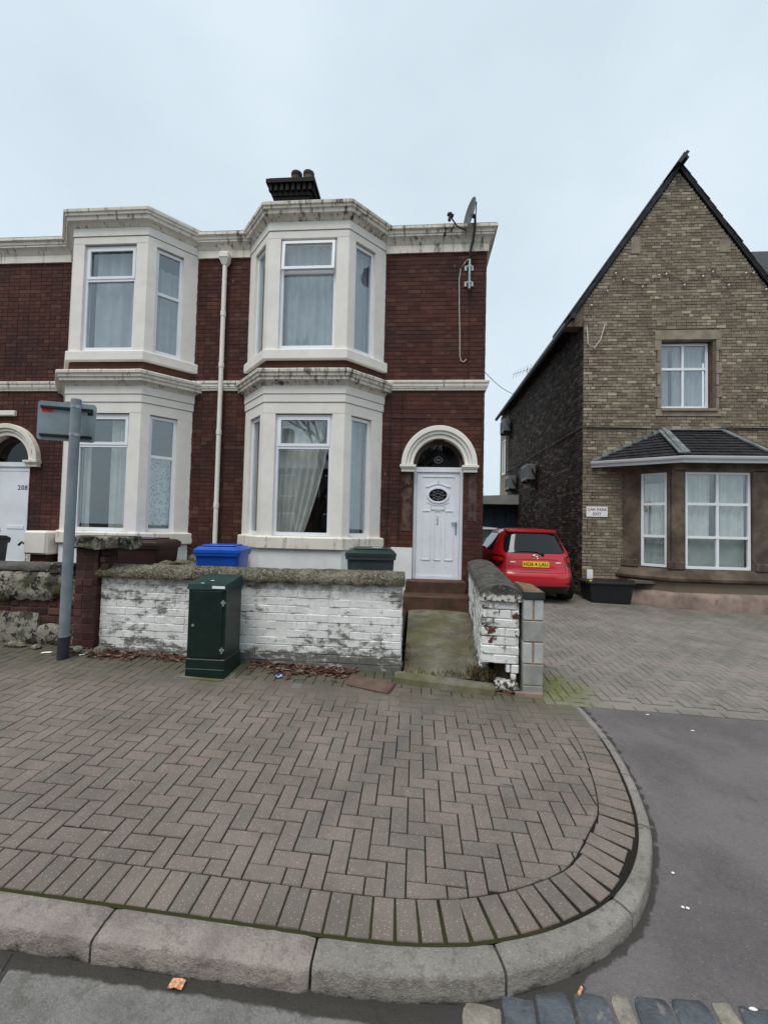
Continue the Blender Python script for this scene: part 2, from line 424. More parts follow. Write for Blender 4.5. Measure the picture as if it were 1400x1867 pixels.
def lichen():
    s = NT('coping_lichen')
    k = s.mix(s.rng(s.noise(5, 6, .65), .35, .65), (.070, .058, .042), (.165, .148, .110))
    k = s.mix(s.math('MULTIPLY', s.rng(s.noise(42, 6, .75), .50, .60), .75), k, (.33, .31, .245))
    k = s.mix(s.rng(s.noise(36, 5, .7), .56, .62), k, (.022, .020, .016))
    k = s.mix(s.math('MULTIPLY', s.rng(s.noise(2.4, 5, .6), .5, .7), .6), k, (.075, .075, .030))
    s.bump(s.noise(30, 6, .7), .8, .012)
    MAT['coping_lichen'] = s.done(k, .95, .15)
    s = NT('coping_grey')
    k = s.mix(s.rng(s.noise(6, 6, .65), .35, .65), (.050, .046, .042), (.105, .098, .088))
    x, y, z = s.sep()
    k = s.mix(s.math('MULTIPLY', s.rng(s.noise(34, 5, .72), .60, .64), .8), k, (.42, .40, .34))
    lip = s.math('MULTIPLY', s.rng(z, .965, .925), s.rng(s.noise(26, 5, .7), .47, .53))
    k = s.mix(lip, k, (.62, .60, .55))
    s.bump(s.noise(70, 5, .7), .6, .008)
    MAT['coping_grey'] = s.done(k, .9, .2)
    s = NT('render_broken')
    k = s.mix(s.rng(s.noise(4.2, 7, .68), .45, .55), (.075, .068, .054), (.30, .28, .225))
    k = s.mix(s.rng(s.noise(2.2, 6, .65), .50, .62), k, (.070, .070, .026))
    k = s.mix(s.rng(s.noise(11, 7, .75), .51, .57), k, (.028, .025, .021))
    s.bump(s.noise(30, 6, .7), .8, .012)
    MAT['render_broken'] = s.done(k, .95, .15)
    s = NT('path_concrete')
    k = s.mix(s.rng(s.noise(3, 6, .65), .35, .65), (.11, .10, .078), (.22, .205, .165))
    k = s.mix(.6, k, s.mix(s.noise(70, 4, .75), (.4, .4, .4), (1.5, 1.5, 1.5)), 'MULTIPLY')
    k = s.mix(s.math('MULTIPLY', s.rng(s.noise(2.1, 6, .66), .40, .62), .75), k, (.105, .102, .038))
    s.bump(s.noise(60, 5, .7), .6, .006)
    MAT['path_concrete'] = s.done(k, .95, .15)
    s = NT('soil')
    k = s.mix(s.noise(14, 6, .7), (.018, .015, .011), (.085, .070, .045))
    s.bump(s.noise(40, 5, .7), 1.0, .02)
    MAT['soil'] = s.done(k, .98, .1)
    s = NT('dead_leaf')
    k = s.ramp(s.tint(), [(0, (.05, .022, .018)), (.4, (.10, .045, .032)), (.7, (.15, .085, .055)), (.92, (.26, .19, .13)), (1, (.06, .028, .02))])
    MAT['dead_leaf'] = s.done(k, .8, .2)
    s = NT('dry_weed')
    k = s.ramp(s.tint(), [(0, (.05, .032, .020)), (.5, (.10, .070, .04)), (.85, (.085, .075, .03)), (1, (.16, .115, .07))])
    MAT['dry_weed'] = s.done(k, .9, .15)
lichen()

# ------------------------------------------------------------------ helpers: meshes
ORG = {}
def link(o):
    col.objects.link(o)
    return o
def tag(o, label=None, cat=None, group=None, kind=None):
    if label: o['label'] = label
    if cat: o['category'] = cat
    if group: o['group'] = group
    if kind: o['kind'] = kind
    return o
def thing(name, label, cat, loc, group=None):
    o = bpy.data.objects.new(name, None)
    o.empty_display_size = .2
    o.location = loc
    link(o)
    ORG[o] = Vector(loc)
    return tag(o, label, cat, group)
ID3 = lambda u, v, d: (u, v, d)
def wall_frame(ox, oy, dx, dy):
    l = math.hypot(dx, dy)
    dx, dy = dx / l, dy / l
    return lambda u, v, d: (ox + u * dx + d * dy, oy + u * dy - d * dx, v)
class MB:
    def __init__(s, xf=ID3):
        s.v, s.f, s.t = [], [], []
        s.xf = xf
        s.tint = 0.0
    def add(s, vs, fs):
        n = len(s.v)
        s.v += [s.xf(*p) for p in vs]
        for f in fs:
            s.f.append([n + i for i in f])
            s.t.append(s.tint)
        return s
    def box(s, a0, a1, b0, b1, c0, c1):
        return s.add([(a0, b0, c0), (a1, b0, c0), (a1, b1, c0), (a0, b1, c0), (a0, b0, c1), (a1, b0, c1), (a1, b1, c1), (a0, b1, c1)],
                     [(0, 3, 2, 1), (4, 5, 6, 7), (0, 1, 5, 4), (1, 2, 6, 5), (2, 3, 7, 6), (3, 0, 4, 7)])
    def brick(s, u0, u1, v0, v1, d0, d1):       # no back face
        return s.add([(u0, v0, d0), (u1, v0, d0), (u1, v1, d0), (u0, v1, d0), (u0, v0, d1), (u1, v0, d1), (u1, v1, d1), (u0, v1, d1)],
                     [(4, 5, 6, 7), (0, 1, 5, 4), (1, 2, 6, 5), (2, 3, 7, 6), (3, 0, 4, 7)])
    def cbox(s, a0, a1, b0, b1, c0, c1, r):     # chamfered box
        P = []
        for sx, x in ((1, a0), (-1, a1)):
            for sy, y in ((1, b0), (-1, b1)):
                for sz, z in ((1, c0), (-1, c1)):
                    P += [(x, y + sy * r, z + sz * r), (x + sx * r, y, z + sz * r), (x + sx * r, y + sy * r, z)]
        def id(i, j, k, w): return ((i * 2 + j) * 2 + k) * 3 + w
        F = []
        for i in (0, 1):
            F.append([id(i, 0, 0, 0), id(i, 1, 0, 0), id(i, 1, 1, 0), id(i, 0, 1, 0)])
            F.append([id(0, i, 0, 1), id(1, i, 0, 1), id(1, i, 1, 1), id(0, i, 1, 1)])
            F.append([id(0, 0, i, 2), id(1, 0, i, 2), id(1, 1, i, 2), id(0, 1, i, 2)])
        for i in (0, 1):
            for j in (0, 1):
                F.append([id(i, j, 0, 0), id(i, j, 1, 0), id(i, j, 1, 1), id(i, j, 0, 1)])
                F.append([id(i, 0, j, 0), id(i, 1, j, 0), id(i, 1, j, 2), id(i, 0, j, 2)])
                F.append([id(0, i, j, 1), id(1, i, j, 1), id(1, i, j, 2), id(0, i, j, 2)])
                for k in (0, 1):
                    F.append([id(i, j, k, 0), id(i, j, k, 1), id(i, j, k, 2)])
        return s.add(P, F)
    def prism(s, poly, z0, z1):
        n = len(poly)
        P = [(x, y, z0) for x, y in poly] + [(x, y, z1) for x, y in poly]
        return s.add(P, [list(range(n))[::-1], list(range(n, 2 * n))] + [[i, (i + 1) % n, n + (i + 1) % n, n + i] for i in range(n)])
    def hull2(s, lo, hi):                         # two matching loops of 3d points joined
        n = len(lo)
        return s.add(list(lo) + list(hi), [list(range(n))[::-1], list(range(n, 2 * n))] + [[i, (i + 1) % n, n + (i + 1) % n, n + i] for i in range(n)])
    def sweep(s, prof, path, caps=True):          # prof [(out, z)], path [(x, y)] left to right, out towards the street
        N = len(path)
        nrm = []
        for i in range(N - 1):
            dx, dy = path[i + 1][0] - path[i][0], path[i + 1][1] - path[i][1]
            l = math.hypot(dx, dy)
            nrm.append((dy / l, -dx / l))
        rings = []
        for i in range(N):
            a = nrm[max(0, i - 1)]
            b = nrm[min(N - 2, i)]
            k = 1 + a[0] * b[0] + a[1] * b[1]
            m = ((a[0] + b[0]) / k, (a[1] + b[1]) / k)
            rings.append([(path[i][0] + m[0] * o, path[i][1] + m[1] * o, z) for o, z in prof])
        n = len(prof)
        F = []
        for i in range(N - 1):
            for j in range(n):
                F.append([i * n + j, i * n + (j + 1) % n, (i + 1) * n + (j + 1) % n, (i + 1) * n + j])
        if caps:
            F += [list(range(n)), [(N - 1) * n + j for j in range(n)][::-1]]
        return s.add([p for r in rings for p in r], F)
    def tube(s, pts, r, n=8, taper=None):
        pts = [Vector(p) for p in pts]
        rings = []
        for i, p in enumerate(pts):
            d = (pts[min(i + 1, len(pts) - 1)] - pts[max(i - 1, 0)]).normalized()
            a = d.cross(Vector((0, 0, 1)) if abs(d.z) < .9 else Vector((1, 0, 0))).normalized()
            b = d.cross(a)
            rr = r if taper is None else r + (taper - r) * i / (len(pts) - 1)
            rings.append([tuple(p + (a * math.cos(2 * math.pi * k / n) + b * math.sin(2 * math.pi * k / n)) * rr) for k in range(n)])
        F = []
        for i in range(len(pts) - 1):
            for j in range(n):
                F.append([i * n + j, i * n + (j + 1) % n, (i + 1) * n + (j + 1) % n, (i + 1) * n + j])
        F += [list(range(n))[::-1], [(len(pts) - 1) * n + j for j in range(n)]]
        return s.add([p for q in rings for p in q], F)
    def ellipsoid(s, c, rx, ry, rz, nu=10, nv=6):
        P, F = [], []
        for i in range(nv + 1):
            t = math.pi * i / nv
            for j in range(nu):
                a = 2 * math.pi * j / nu
                P.append((c[0] + rx * math.sin(t) * math.cos(a), c[1] + ry * math.sin(t) * math.sin(a), c[2] + rz * math.cos(t)))
        for i in range(nv):
            for j in range(nu):
                F.append([i * nu + j, i * nu + (j + 1) % nu, (i + 1) * nu + (j + 1) % nu, (i + 1) * nu + j])
        return s.add(P, F)
    def grid(s, rows, closed=False):              # list of equally long rows of points
        n = len(rows[0])
        F = []
        for i in range(len(rows) - 1):
            for j in range(n if closed else n - 1):
                F.append([i * n + j, i * n + (j + 1) % n, (i + 1) * n + (j + 1) % n, (i + 1) * n + j])
        return s.add([p for r in rows for p in r], F)
    def mesh(s, name, org=Vector((0, 0, 0)), smooth=None, recalc=True, weld=False):
        me = bpy.data.meshes.new(name)
        me.from_pydata([(p[0] - org.x, p[1] - org.y, p[2] - org.z) for p in s.v], [], s.f)
        if any(s.t):
            at = me.attributes.new('tint', 'FLOAT', 'FACE')
            at.data.foreach_set('value', s.t)
        if recalc:
            bm = bmesh.new()
            bm.from_mesh(me)
            if weld:
                bmesh.ops.remove_doubles(bm, verts=bm.verts, dist=1e-5)
            bmesh.ops.recalc_face_normals(bm, faces=bm.faces)
            bm.to_mesh(me)
            bm.free()
        if smooth:
            me.polygons.foreach_set('use_smooth', [True] * len(me.polygons))
            me.set_sharp_from_angle(angle=R(smooth))
        me.update()
        return me
    def build(s, name, mat, parent=None, smooth=None, label=None, **kw):
        org = ORG.get(parent, Vector((0, 0, 0)))
        me = s.mesh(name, org, smooth, **kw)
        me.materials.append(MAT[mat] if isinstance(mat, str) else mat)
        o = bpy.data.objects.new(name, me)
        if parent:
            o.parent = parent
        link(o)
        ORG[o] = org
        if label: o['label'] = label
        return o
def solo(name, mb, mat, label, cat, group=None, kind=None, smooth=None, **kw):      # a thing that is one mesh, origin at its base
    vs_ = mb.v
    org = Vector((sum(p[0] for p in vs_) / len(vs_), sum(p[1] for p in vs_) / len(vs_), min(p[2] for p in vs_)))
    me = mb.mesh(name, org, smooth, **kw)
    me.materials.append(MAT[mat])
    o = bpy.data.objects.new(name, me)
    o.location = org
    link(o)
    ORG[o] = org
    return tag(o, label, cat, group, kind)
def inst(name, me, parent, loc, rot=None):
    o = bpy.data.objects.new(name, me)
    o.parent = parent
    o.location = Vector(loc) - ORG.get(parent, Vector((0, 0, 0)))
    if rot is not None:
        o.rotation_euler = rot
    link(o)
    return o
def roughen(mb, amp, scale, seed=0, only=None):
    for i, p in enumerate(mb.v):
        if only and not only(p): continue
        q = Vector(p) * scale + Vector((seed * 7.1, seed * 3.3, 0))
        n = mnoise.noise_vector(q) * .65 + mnoise.noise_vector(q * 2.7) * .35
        mb.v[i] = (p[0] + n.x * amp, p[1] + n.y * amp, p[2] + n.z * amp)
def subdiv_poly(path, step):
    out = []
    for a, b in zip(path[:-1], path[1:]):
        l = math.dist(a, b)
        k = max(1, int(l / step))
        for i in range(k):
            t = i / k
            out.append(tuple(a[j] + (b[j] - a[j]) * t for j in range(len(a))))
    out.append(tuple(path[-1]))
    return out
def text_into(mb, txt, size, u, v, d, xf, align='CENTER', spacing=1.0):
    cu = bpy.data.curves.new('lettering', 'FONT')
    cu.body = txt
    cu.size = size
    cu.align_x = align
    cu.align_y = 'CENTER'
    cu.space_character = spacing
    cu.extrude = 0.0
    cu.offset = size * .018
    ob = bpy.data.objects.new('lettering', cu)
    link(ob)
    bpy.context.view_layer.update()
    me = bpy.data.meshes.new_from_object(ob.evaluated_get(bpy.context.evaluated_depsgraph_get()))
    n = len(mb.v)
    mb.v += [xf(u + p.co.x, v + p.co.y, d) for p in me.vertices]
    for f in me.polygons:
        mb.f.append([n + i for i in f.vertices])
        mb.t.append(0.0)
    bpy.data.objects.remove(ob, do_unlink=True)
    bpy.data.curves.remove(cu)
    bpy.data.meshes.remove(me)

def cells(u0, u1, v0, v1, cut=None, L=.228, H=.0888, J=.011, bond=3, seed=1, minlen=.035):
    """brick cells (ua, ub, va, vb) filling a wall; cut(v) gives the openings at that height"""
    rr = random.Random(seed)
    n = max(1, round((v1 - v0) / H))
    h = (v1 - v0) / n
    for c in range(n):
        va, vb = v0 + c * h, v0 + (c + 1) * h
        spans = [(u0, u1)]
        for h0, h1 in (cut((va + vb) / 2) if cut else []):
            nxt = []
            for a, b in spans:
                if h1 <= a or h0 >= b: nxt.append((a, b))
                else:
                    if h0 - a > .02: nxt.append((a, h0))
                    if b - h1 > .02: nxt.append((h1, b))
            spans = nxt
        head = bond and c % (bond + 1) == bond
        mod = (L + J) / 2 if head else (L + J)
        off = (mod / 2 if c % 2 else 0) + (.06 if head else 0)
        k0 = math.floor((u0 - off) / mod) - 1
        for a, b in spans:
            k = k0
            while True:
                x0, x1 = off + k * mod, off + (k + 1) * mod
                k += 1
                if x0 >= b: break
                x0, x1 = max(x0, a), min(x1, b)
                if x1 - x0 < minlen: continue
                yield x0 + J / 2, x1 - J / 2, va + J / 2, vb - J / 2
def brick_stuff(name, fr, parent, mat, gen, seed=1, deep=.03, prd=.004, lean=.0015):
    rr = random.Random(seed)
    mb = MB(fr)
    for a, b, c, d in gen:
        mb.tint = rr.random() * .999 + .0005
        j = lambda: rr.uniform(-lean, lean)
        mb.brick(a + j(), b + j(), c + j(), d + j(), -deep, rr.uniform(-prd * .5, prd))
    o = mb.build(name, mat, parent)
    o['kind'] = 'stuff'
    return o
BRK = {}
def brick_obj(parent, mat, fr, ang, a, b, c, d, depth, rr, z_is_v=True, r=.007, name='brick', dd=0.0):
    """one brick as an object of its own; fr maps the wall's (along, up, out)"""
    key = (mat, r, round((b - a) * 50), round((d - c) * 100), rr.randrange(5))
    L, H = key[2] / 50, key[3] / 100
    if key not in BRK:
        mb = MB()
        mb.cbox(-L / 2, L / 2, -depth, 0, 0, H, r)
        roughen(mb, .005, 11, key[4] + 3)
        me = mb.mesh(name)
        me.materials.append(MAT[mat])
        BRK[key] = me
    p = Vector(fr((a + b) / 2, c, dd + rr.uniform(-.004, .005)))
    o = bpy.data.objects.new(name, BRK[key])
    o.parent = parent
    o.location = p - ORG.get(parent, Vector((0, 0, 0)))
    # local -Y is the face: the mesh reaches from y=-depth to 0, so turn it round to look outwards
    o.rotation_euler = (rr.uniform(-.006, .006), rr.uniform(-.006, .006), ang + math.pi + rr.uniform(-.008, .008))
    o.scale = ((b - a) / L, 1, (d - c) / H)
    link(o)
    return o

# ================================================================== THE SETTING
# ---- kerb line (back edge of the kerb, read off the pavement)
KB = [(-7.0, 1.9337), (-4.0, 1.8902), (-1.9, 1.8598), (-1.3, 1.8510), (-.80, 1.8438), (-.45, 1.8390), (-.22, 1.8375), (-.02, 1.8445), (.17, 1.8640), (.345, 1.898), (.650, 2.000), (.962, 2.176),
      (1.204, 2.427), (1.385, 2.760), (1.510, 3.225), (1.570, 3.702), (1.560, 4.255)]
def catmull(P, n=10):
    out = []
    for i in range(len(P) - 1):
        p0, p1, p2, p3 = P[max(0, i - 1)], P[i], P[i + 1], P[min(len(P) - 1, i + 2)]
        for k in range(n):
            t = k / n
            out.append(tuple(.5 * ((2 * p1[j]) + (-p0[j] + p2[j]) * t + (2 * p0[j] - 5 * p1[j] + 4 * p2[j] - p3[j]) * t * t + (-p0[j] + 3 * p1[j] - 3 * p2[j] + p3[j]) * t ** 3) for j in (0, 1)))
    out.append(P[-1])
    return out
KC = catmull(KB, 12)
KL = [0.0]
for a, b in zip(KC[:-1], KC[1:]):
    KL.append(KL[-1] + math.dist(a, b))
def kat(s_):
    """point and outward (street side) normal on the kerb's back edge at arc length s"""
    s_ = max(0, min(KL[-1] - 1e-6, s_))
    lo, hi = 0, len(KL) - 1
    while hi - lo > 1:
        m = (lo + hi) // 2
        if KL[m] <= s_: lo = m
        else: hi = m
    t = (s_ - KL[lo]) / (KL[hi] - KL[lo])
    a, b = KC[lo], KC[hi]
    i0, i1 = max(0, lo - 2), min(len(KC) - 1, hi + 2)
    dx, dy = KC[i1][0] - KC[i0][0], KC[i1][1] - KC[i0][1]
    l = math.hypot(dx, dy)
    return (a[0] + (b[0] - a[0]) * t, a[1] + (b[1] - a[1]) * t), (dy / l, -dx / l), (dx / l, dy / l)
def s_at_x(x):
    for i, p in enumerate(KC):
        if p[0] >= x: return KL[i]
    return KL[-1]
def kerb_w(s_):
    (x, y), n, t = kat(s_)
    return .150 if x < -.4 else max(.060, .122 - .050 * max(0.0, min(1.0, (y - 1.9) / .6)) - .012 * max(0, (y - 2.5) / 1.7))
def kerb_drop(x, y):
    e = max(0.0, min(1.0, (y - 1.95) / 2.2))
    e2 = max(0.0, min(1.0, (x - .3) / 1.2))
    k = e * e * (3 - 2 * e)
    return (.085 if x < -.385 else .098) * (1 - k) * (1 - .35 * e2) + .004

# ---- far ground
g = MB()
g.add([(-300, -300, -1.2), (300, -300, -1.2), (300, 300, -1.2), (-300, 300, -1.2)], [(0, 1, 2, 3)])
tag(g.build('ground', 'soil'), 'dark bare ground reaching out beyond the street', 'ground', kind='structure')

# ---- road: one sheet, dirt gathers along the kerb
rows, dirt = [], []
ys = [-9 + .6 * i for i in range(16)] + [.7 + .045 * i for i in range(90)]
ys = sorted(set([y for y in ys if y < 4.26] + [4.26]))
xs = [-9 + .6 * i for i in range(10)] + [-3.2 + .05 * i for i in range(150)] + [4.4 + .5 * i for i in range(14)]
kpts = []
for i in range(0, len(KC), 2):
    (p, n, t) = kat(KL[i])
    w = kerb_w(KL[i])
    kpts.append((p[0] + n[0] * w, p[1] + n[1] * w))
def kerb_dist(x, y):
    return min(math.hypot(x - a, y - b) for a, b in kpts)
def road_z(x, y):
    return pav(x, max(y, 1.0)) - kerb_drop(x, y) - (0.0 if y > 1.0 else (1.0 - y) * .012)
mb = MB()
vals = []
for y in ys:
    r_ = []
    for x in xs:
        r_.append((x, y, road_z(x, y) + (mnoise.noise(Vector((x * 1.5, y * 1.5, 0))) * .004 if -3 < x < 4.4 else 0)))
        d = kerb_dist(x, y) if (-5 < x < 4 and y > .9) else 9
        w = .10 if x < .1 else (.14 if x < .75 else .04)
        vals.append(max(0.0, 1 - d / (w * 2.0)))
    rows.append(r_)
mb.grid(rows)
road = mb.build('road', 'asphalt', recalc=False)
at = road.data.attributes.new('dirt', 'FLOAT', 'POINT')
at.data.foreach_set('value', vals)
tag(road, 'grey asphalt road and side turning in front of the kerb', 'road', kind='structure')

# ---- concrete channel slabs along the kerb foot
def channel_slab(x0, x1, xt0, xt1):
    mb = MB()
    vv = []
    ny, nx = 8, 26
    rws = []
    for j in range(ny + 1):
        y = 1.20 + (1.69 - 1.20) * j / ny
        rr_ = []
        for i in range(nx + 1):
            k = i / nx
            a = x0 + (xt0 - x0) * j / ny
            b = x1 + (xt1 - x1) * j / ny
            x = a + (b - a) * k
            yy = y
            rr_.append((x, yy, road_z(x, yy) + .007 + mnoise.noise(Vector((x * 4, yy * 4, 2))) * .003))
            vv.append(max(0, 1 - max(0.0, 1.70 - yy) / .13) + (.0 if j < ny else .3))
        rws.append(rr_)
    mb.grid(rws)
    top = len(mb.v)
    # skirt
    lip = [r[0] for r in rws][::-1] + rws[0][1:-1] + [r[-1] for r in rws]
    n0 = len(mb.v)
    mb.v += lip + [(p[0], p[1], p[2] - .03) for p in lip]
    m = len(lip)
    for i in range(m - 1):
        mb.f.append([n0 + i, n0 + i + 1, n0 + m + i + 1, n0 + m + i]); mb.t.append(0)
    vv += [.2] * (2 * m)
    o = mb.build('channel_slab', 'channel_concrete', road, recalc=False)
    a_ = o.data.attributes.new('dirt', 'FLOAT', 'POINT')
    a_.data.foreach_set('value', vv)
channel_slab(-3.4, -1.50, -3.4, -1.635)
channel_slab(-1.475, .16, -1.605, .10)

# ---- row of stone setts across the mouth of the side turning
sx = .215
rs = random.Random(5)
wid = [.16, .135, .15, .15, .085, .15, .16, .09, .15, .16, .15, .14]
tan_ = (0, 4, 7)
for i, w in enumerate(wid):
    y0 = 1.665 + .006 * i
    y1 = (1.750, 1.790, 1.812)[min(i, 2)] + .006 * min(i, 6)
    x0, x1 = sx, sx + w - .010
    q = []
    for k in range(20):
        a = 2 * math.pi * k / 20
        e = .42
        u = math.copysign(abs(math.cos(a)) ** e, math.cos(a)); v = math.copysign(abs(math.sin(a)) ** e, math.sin(a))
        sk_ = .10 * v * w
        jj = mnoise.noise(Vector((i * 3.1 + math.cos(a) * 1.4, math.sin(a) * 1.4, 2))) * .012
        q.append(((x0 + x1) / 2 + u * ((x1 - x0) / 2 + jj * .5) + sk_ * .3, (y0 + y1) / 2 + v * ((y1 - y0) / 2 + jj)))
    cx_ = sum(p[0] for p in q) / 20; cy_ = sum(p[1] for p in q) / 20
    ring = lambda f, dz: [(cx_ + (a - cx_) * f, cy_ + (b - cy_) * f, road_z(a, b) + dz + mnoise.noise(Vector((a * 30, b * 30, 1))) * .002) for a, b in q]
    mb = MB()
    mb.grid([ring(1.0, -.03), ring(1.0, .0), ring(.95, .005), ring(.5, .007)], closed=True)
    mb.f.append(list(range(60, 80))); mb.t.append(0)
    mb.build('sett', 'sett_tan' if i in tan_ else 'sett_blue', road, smooth=50)
    sx += w

# ---- kerb stones
kerb = bpy.data.objects.new('kerb', None)
link(kerb)
ORG[kerb] = Vector((0, 0, 0))
tag(kerb, 'line of kerb stones curving round the paved corner', 'kerb', kind='structure')
cuts = [s_at_x(-4.3), s_at_x(-2.9), s_at_x(-1.335), s_at_x(-.385), s_at_x(.352), s_at_x(.972)]
s_e = s_at_x(1.372)
cuts += [s_e, s_e + .52, s_e + 1.0, KL[-1]]
for ci in range(len(cuts) - 1):
    a, b = cuts[ci] + .006, cuts[ci + 1] - .006
    gran = kat((a + b) / 2)[0][0] < -.4
    mb = MB()
    vals = []
    n = max(8, int((b - a) / .035))
    prof_n = 0
    rws = []
    for i in range(n + 1):
        s_ = a + (b - a) * i / n
        (x, y), nn, tt = kat(s_)
        w = kerb_w(s_)
        jit = mnoise.noise(Vector((s_ * 9, ci * 5.0, 0))) * (.010 if gran else .003)
        end = min(i, n - i)
        pull = .0 if end else .006
        w += jit
        dr = kerb_drop(x + nn[0] * w, y + nn[1] * w) + .045
        rad = .020 if gran else .022
        rad = min(rad, dr * .6)
        zt = pav(x, y) + .002 - pull
        prof = [(0.004, -.09, .3), (0.004, -.006, .15), (.012, 0, .0), (w * .5, .001, 0), (w - rad, -.001, .0), (w - rad * .4, -rad * .22, .12), (w - .002, -rad * .8, .25), (w, -dr * .62, .48), (w + .004, -dr, 1.05)]
        row = []
        for k, (o_, dz, dv) in enumerate(prof):
            px, py = x + nn[0] * o_, y + nn[1] * o_
            zz = zt + dz + (pav(px, py) - pav(x, y))
            if gran and 2 <= k <= 7:
                zz += mnoise.noise(Vector((px * 11, py * 11, 3))) * .006
                px += mnoise.noise(Vector((px * 9, zz * 9, 8))) * .004
                py += mnoise.noise(Vector((px * 13, zz * 13, 5))) * .006
            row.append((px, py, zz))
            vals.append(dv)
        rws.append(row)
    mb.grid(rws)
    m = len(rws[0])
    mb.f.append(list(range(m))); mb.t.append(0)
    mb.f.append([n * m + k for k in range(m)][::-1]); mb.t.append(0)
    o = mb.build('kerb_stone', 'kerb_granite' if gran else 'kerb_concrete', kerb, smooth=45)
    at = o.data.attributes.new('dirt', 'FLOAT', 'POINT')
    at.data.foreach_set('value', vals)

# ---- pavement bed
mb = MB()
inner = [kat(s_)[0] for s_ in [KL[-1] * i / 90 for i in range(91)]]
poly = [(-7, 5.2)] + [(x, y) for x, y in inner] + [(1.6, 5.2)]
mb.add([(x, y, pav(x, y) - .0085) for x, y in poly], [list(range(len(poly)))])
pavement = mb.build('pavement', 'joint_sand', recalc=False)
tag(pavement, 'block paved footway in herringbone between kerb and garden wall', 'pavement', kind='structure')
mb = MB()
for (xa, xb, ya, yb) in ((1.2, 12.0, 4.25, 9.6), (1.2, 12.0, 9.6, 10.4), (1.1, 4.0, 10.4, 17)):
    mb.add([(xa, ya, pav(xa, ya) - .013), (xb, ya, pav(xb, ya) - .013), (xb, yb, pav(xb, yb) - .013), (xa, yb, pav(xa, yb) - .013)], [(0, 1, 2, 3)])
driveway = mb.build('driveway', 'paver_drive', recalc=False)
tag(driveway, 'block paved driveway leading between the two buildings', 'driveway', kind='structure')

# ---- pavers
U = .1
def clip(poly, half):
    """clip a polygon by half planes (px, py, nx, ny): keep n.(p-p0) <= 0"""
    for px, py, nx, ny in half:
        out = []
        for i in range(len(poly)):
            a, b = poly[i], poly[(i + 1) % len(poly)]
            da = (a[0] - px) * nx + (a[1] - py) * ny
            db = (b[0] - px) * nx + (b[1] - py) * ny
            if da <= 0: out.append(a)
            if (da < 0 < db) or (db < 0 < da):
                t = da / (da - db)
                out.append((a[0] + (b[0] - a[0]) * t, a[1] + (b[1] - a[1]) * t))
        poly = out
        if len(poly) < 3: return []
    return poly
SOLD = .203
def soldier_gap(s_):
    return .010 + .026 * math.exp(-((s_ - s_at_x(1.18)) / .16) ** 2)
half = []
for i in range(0, 71):
    s_ = KL[-1] * i / 70
    (x, y), n, t = kat(s_)
    gap = soldier_gap(s_) + .002
    half.append((x - n[0] * (SOLD + gap), y - n[1] * (SOLD + gap), n[0], n[1]))
slope_rot = Vector((-PB, -PC, 1)).normalized()
base_rot = Vector((0, 0, 1)).rotation_difference(slope_rot).to_matrix()
def paver_mesh(L, W, seed):
    mb = MB()
    a, b = L / 2 - .0038, W / 2 - .0038
    c = .003
    pl = lambda k, z: [(-a + k, -b + k, z), (a - k, -b + k, z), (a - k, b - k, z), (-a + k, b - k, z)]
    mb.add(pl(0, -.03) + pl(0, -.004) + pl(c, 0), [(8, 9, 10, 11)] + [(i, (i + 1) % 4, 4 + (i + 1) % 4, 4 + i) for i in range(4)] + [(4 + i, 4 + (i + 1) % 4, 8 + (i + 1) % 4, 8 + i) for i in range(4)])
    r_ = random.Random(seed)
    mb.v = [(x + r_.uniform(-.0008, .0008), y + r_.uniform(-.0008, .0008), z + r_.uniform(-.0004, .0004)) for x, y, z in mb.v]
    return mb.mesh('paver')
PMESH = {}
for nm in ('paver', 'paver_drive'):
    PMESH[nm] = [paver_mesh(.2, .1, k) for k in range(4)]
    for me in PMESH[nm]:
        me.materials.append(MAT[nm])
def in_view(x, y):
    q = Vector((x, y, pav(x, y) - EYE))
    zz = q.dot(fwd)
    if zz < .3: return False
    u, v = q.dot(c_r) / zz * F_PX, -q.dot(c_u) / zz * F_PX
    return abs(u) < 720 and abs(v) < 960
rp = random.Random(11)
def lattice(x0, x1, y0, y1):
    """90 degree herringbone: (cx, cy, vertical?)"""
    X0, Y0 = -.4143, 2.549
    for j in range(int((y0 - Y0) / U) - 3, int((y1 - Y0) / U) + 3):
        for i in range(int((x0 - X0) / U) - 3, int((x1 - X0) / U) + 3):
            k = (i - j) % 4
            if k == 0:                               # lying brick: cells i, i+1 of the row below j
                yield X0 + (i + 1) * U, Y0 + (j - .5) * U, False
            elif k == 2:                             # standing brick: rows j-1 and j-2 ... of column i
                yield X0 + (i + .5) * U, Y0 + (j - 1.0) * U, True
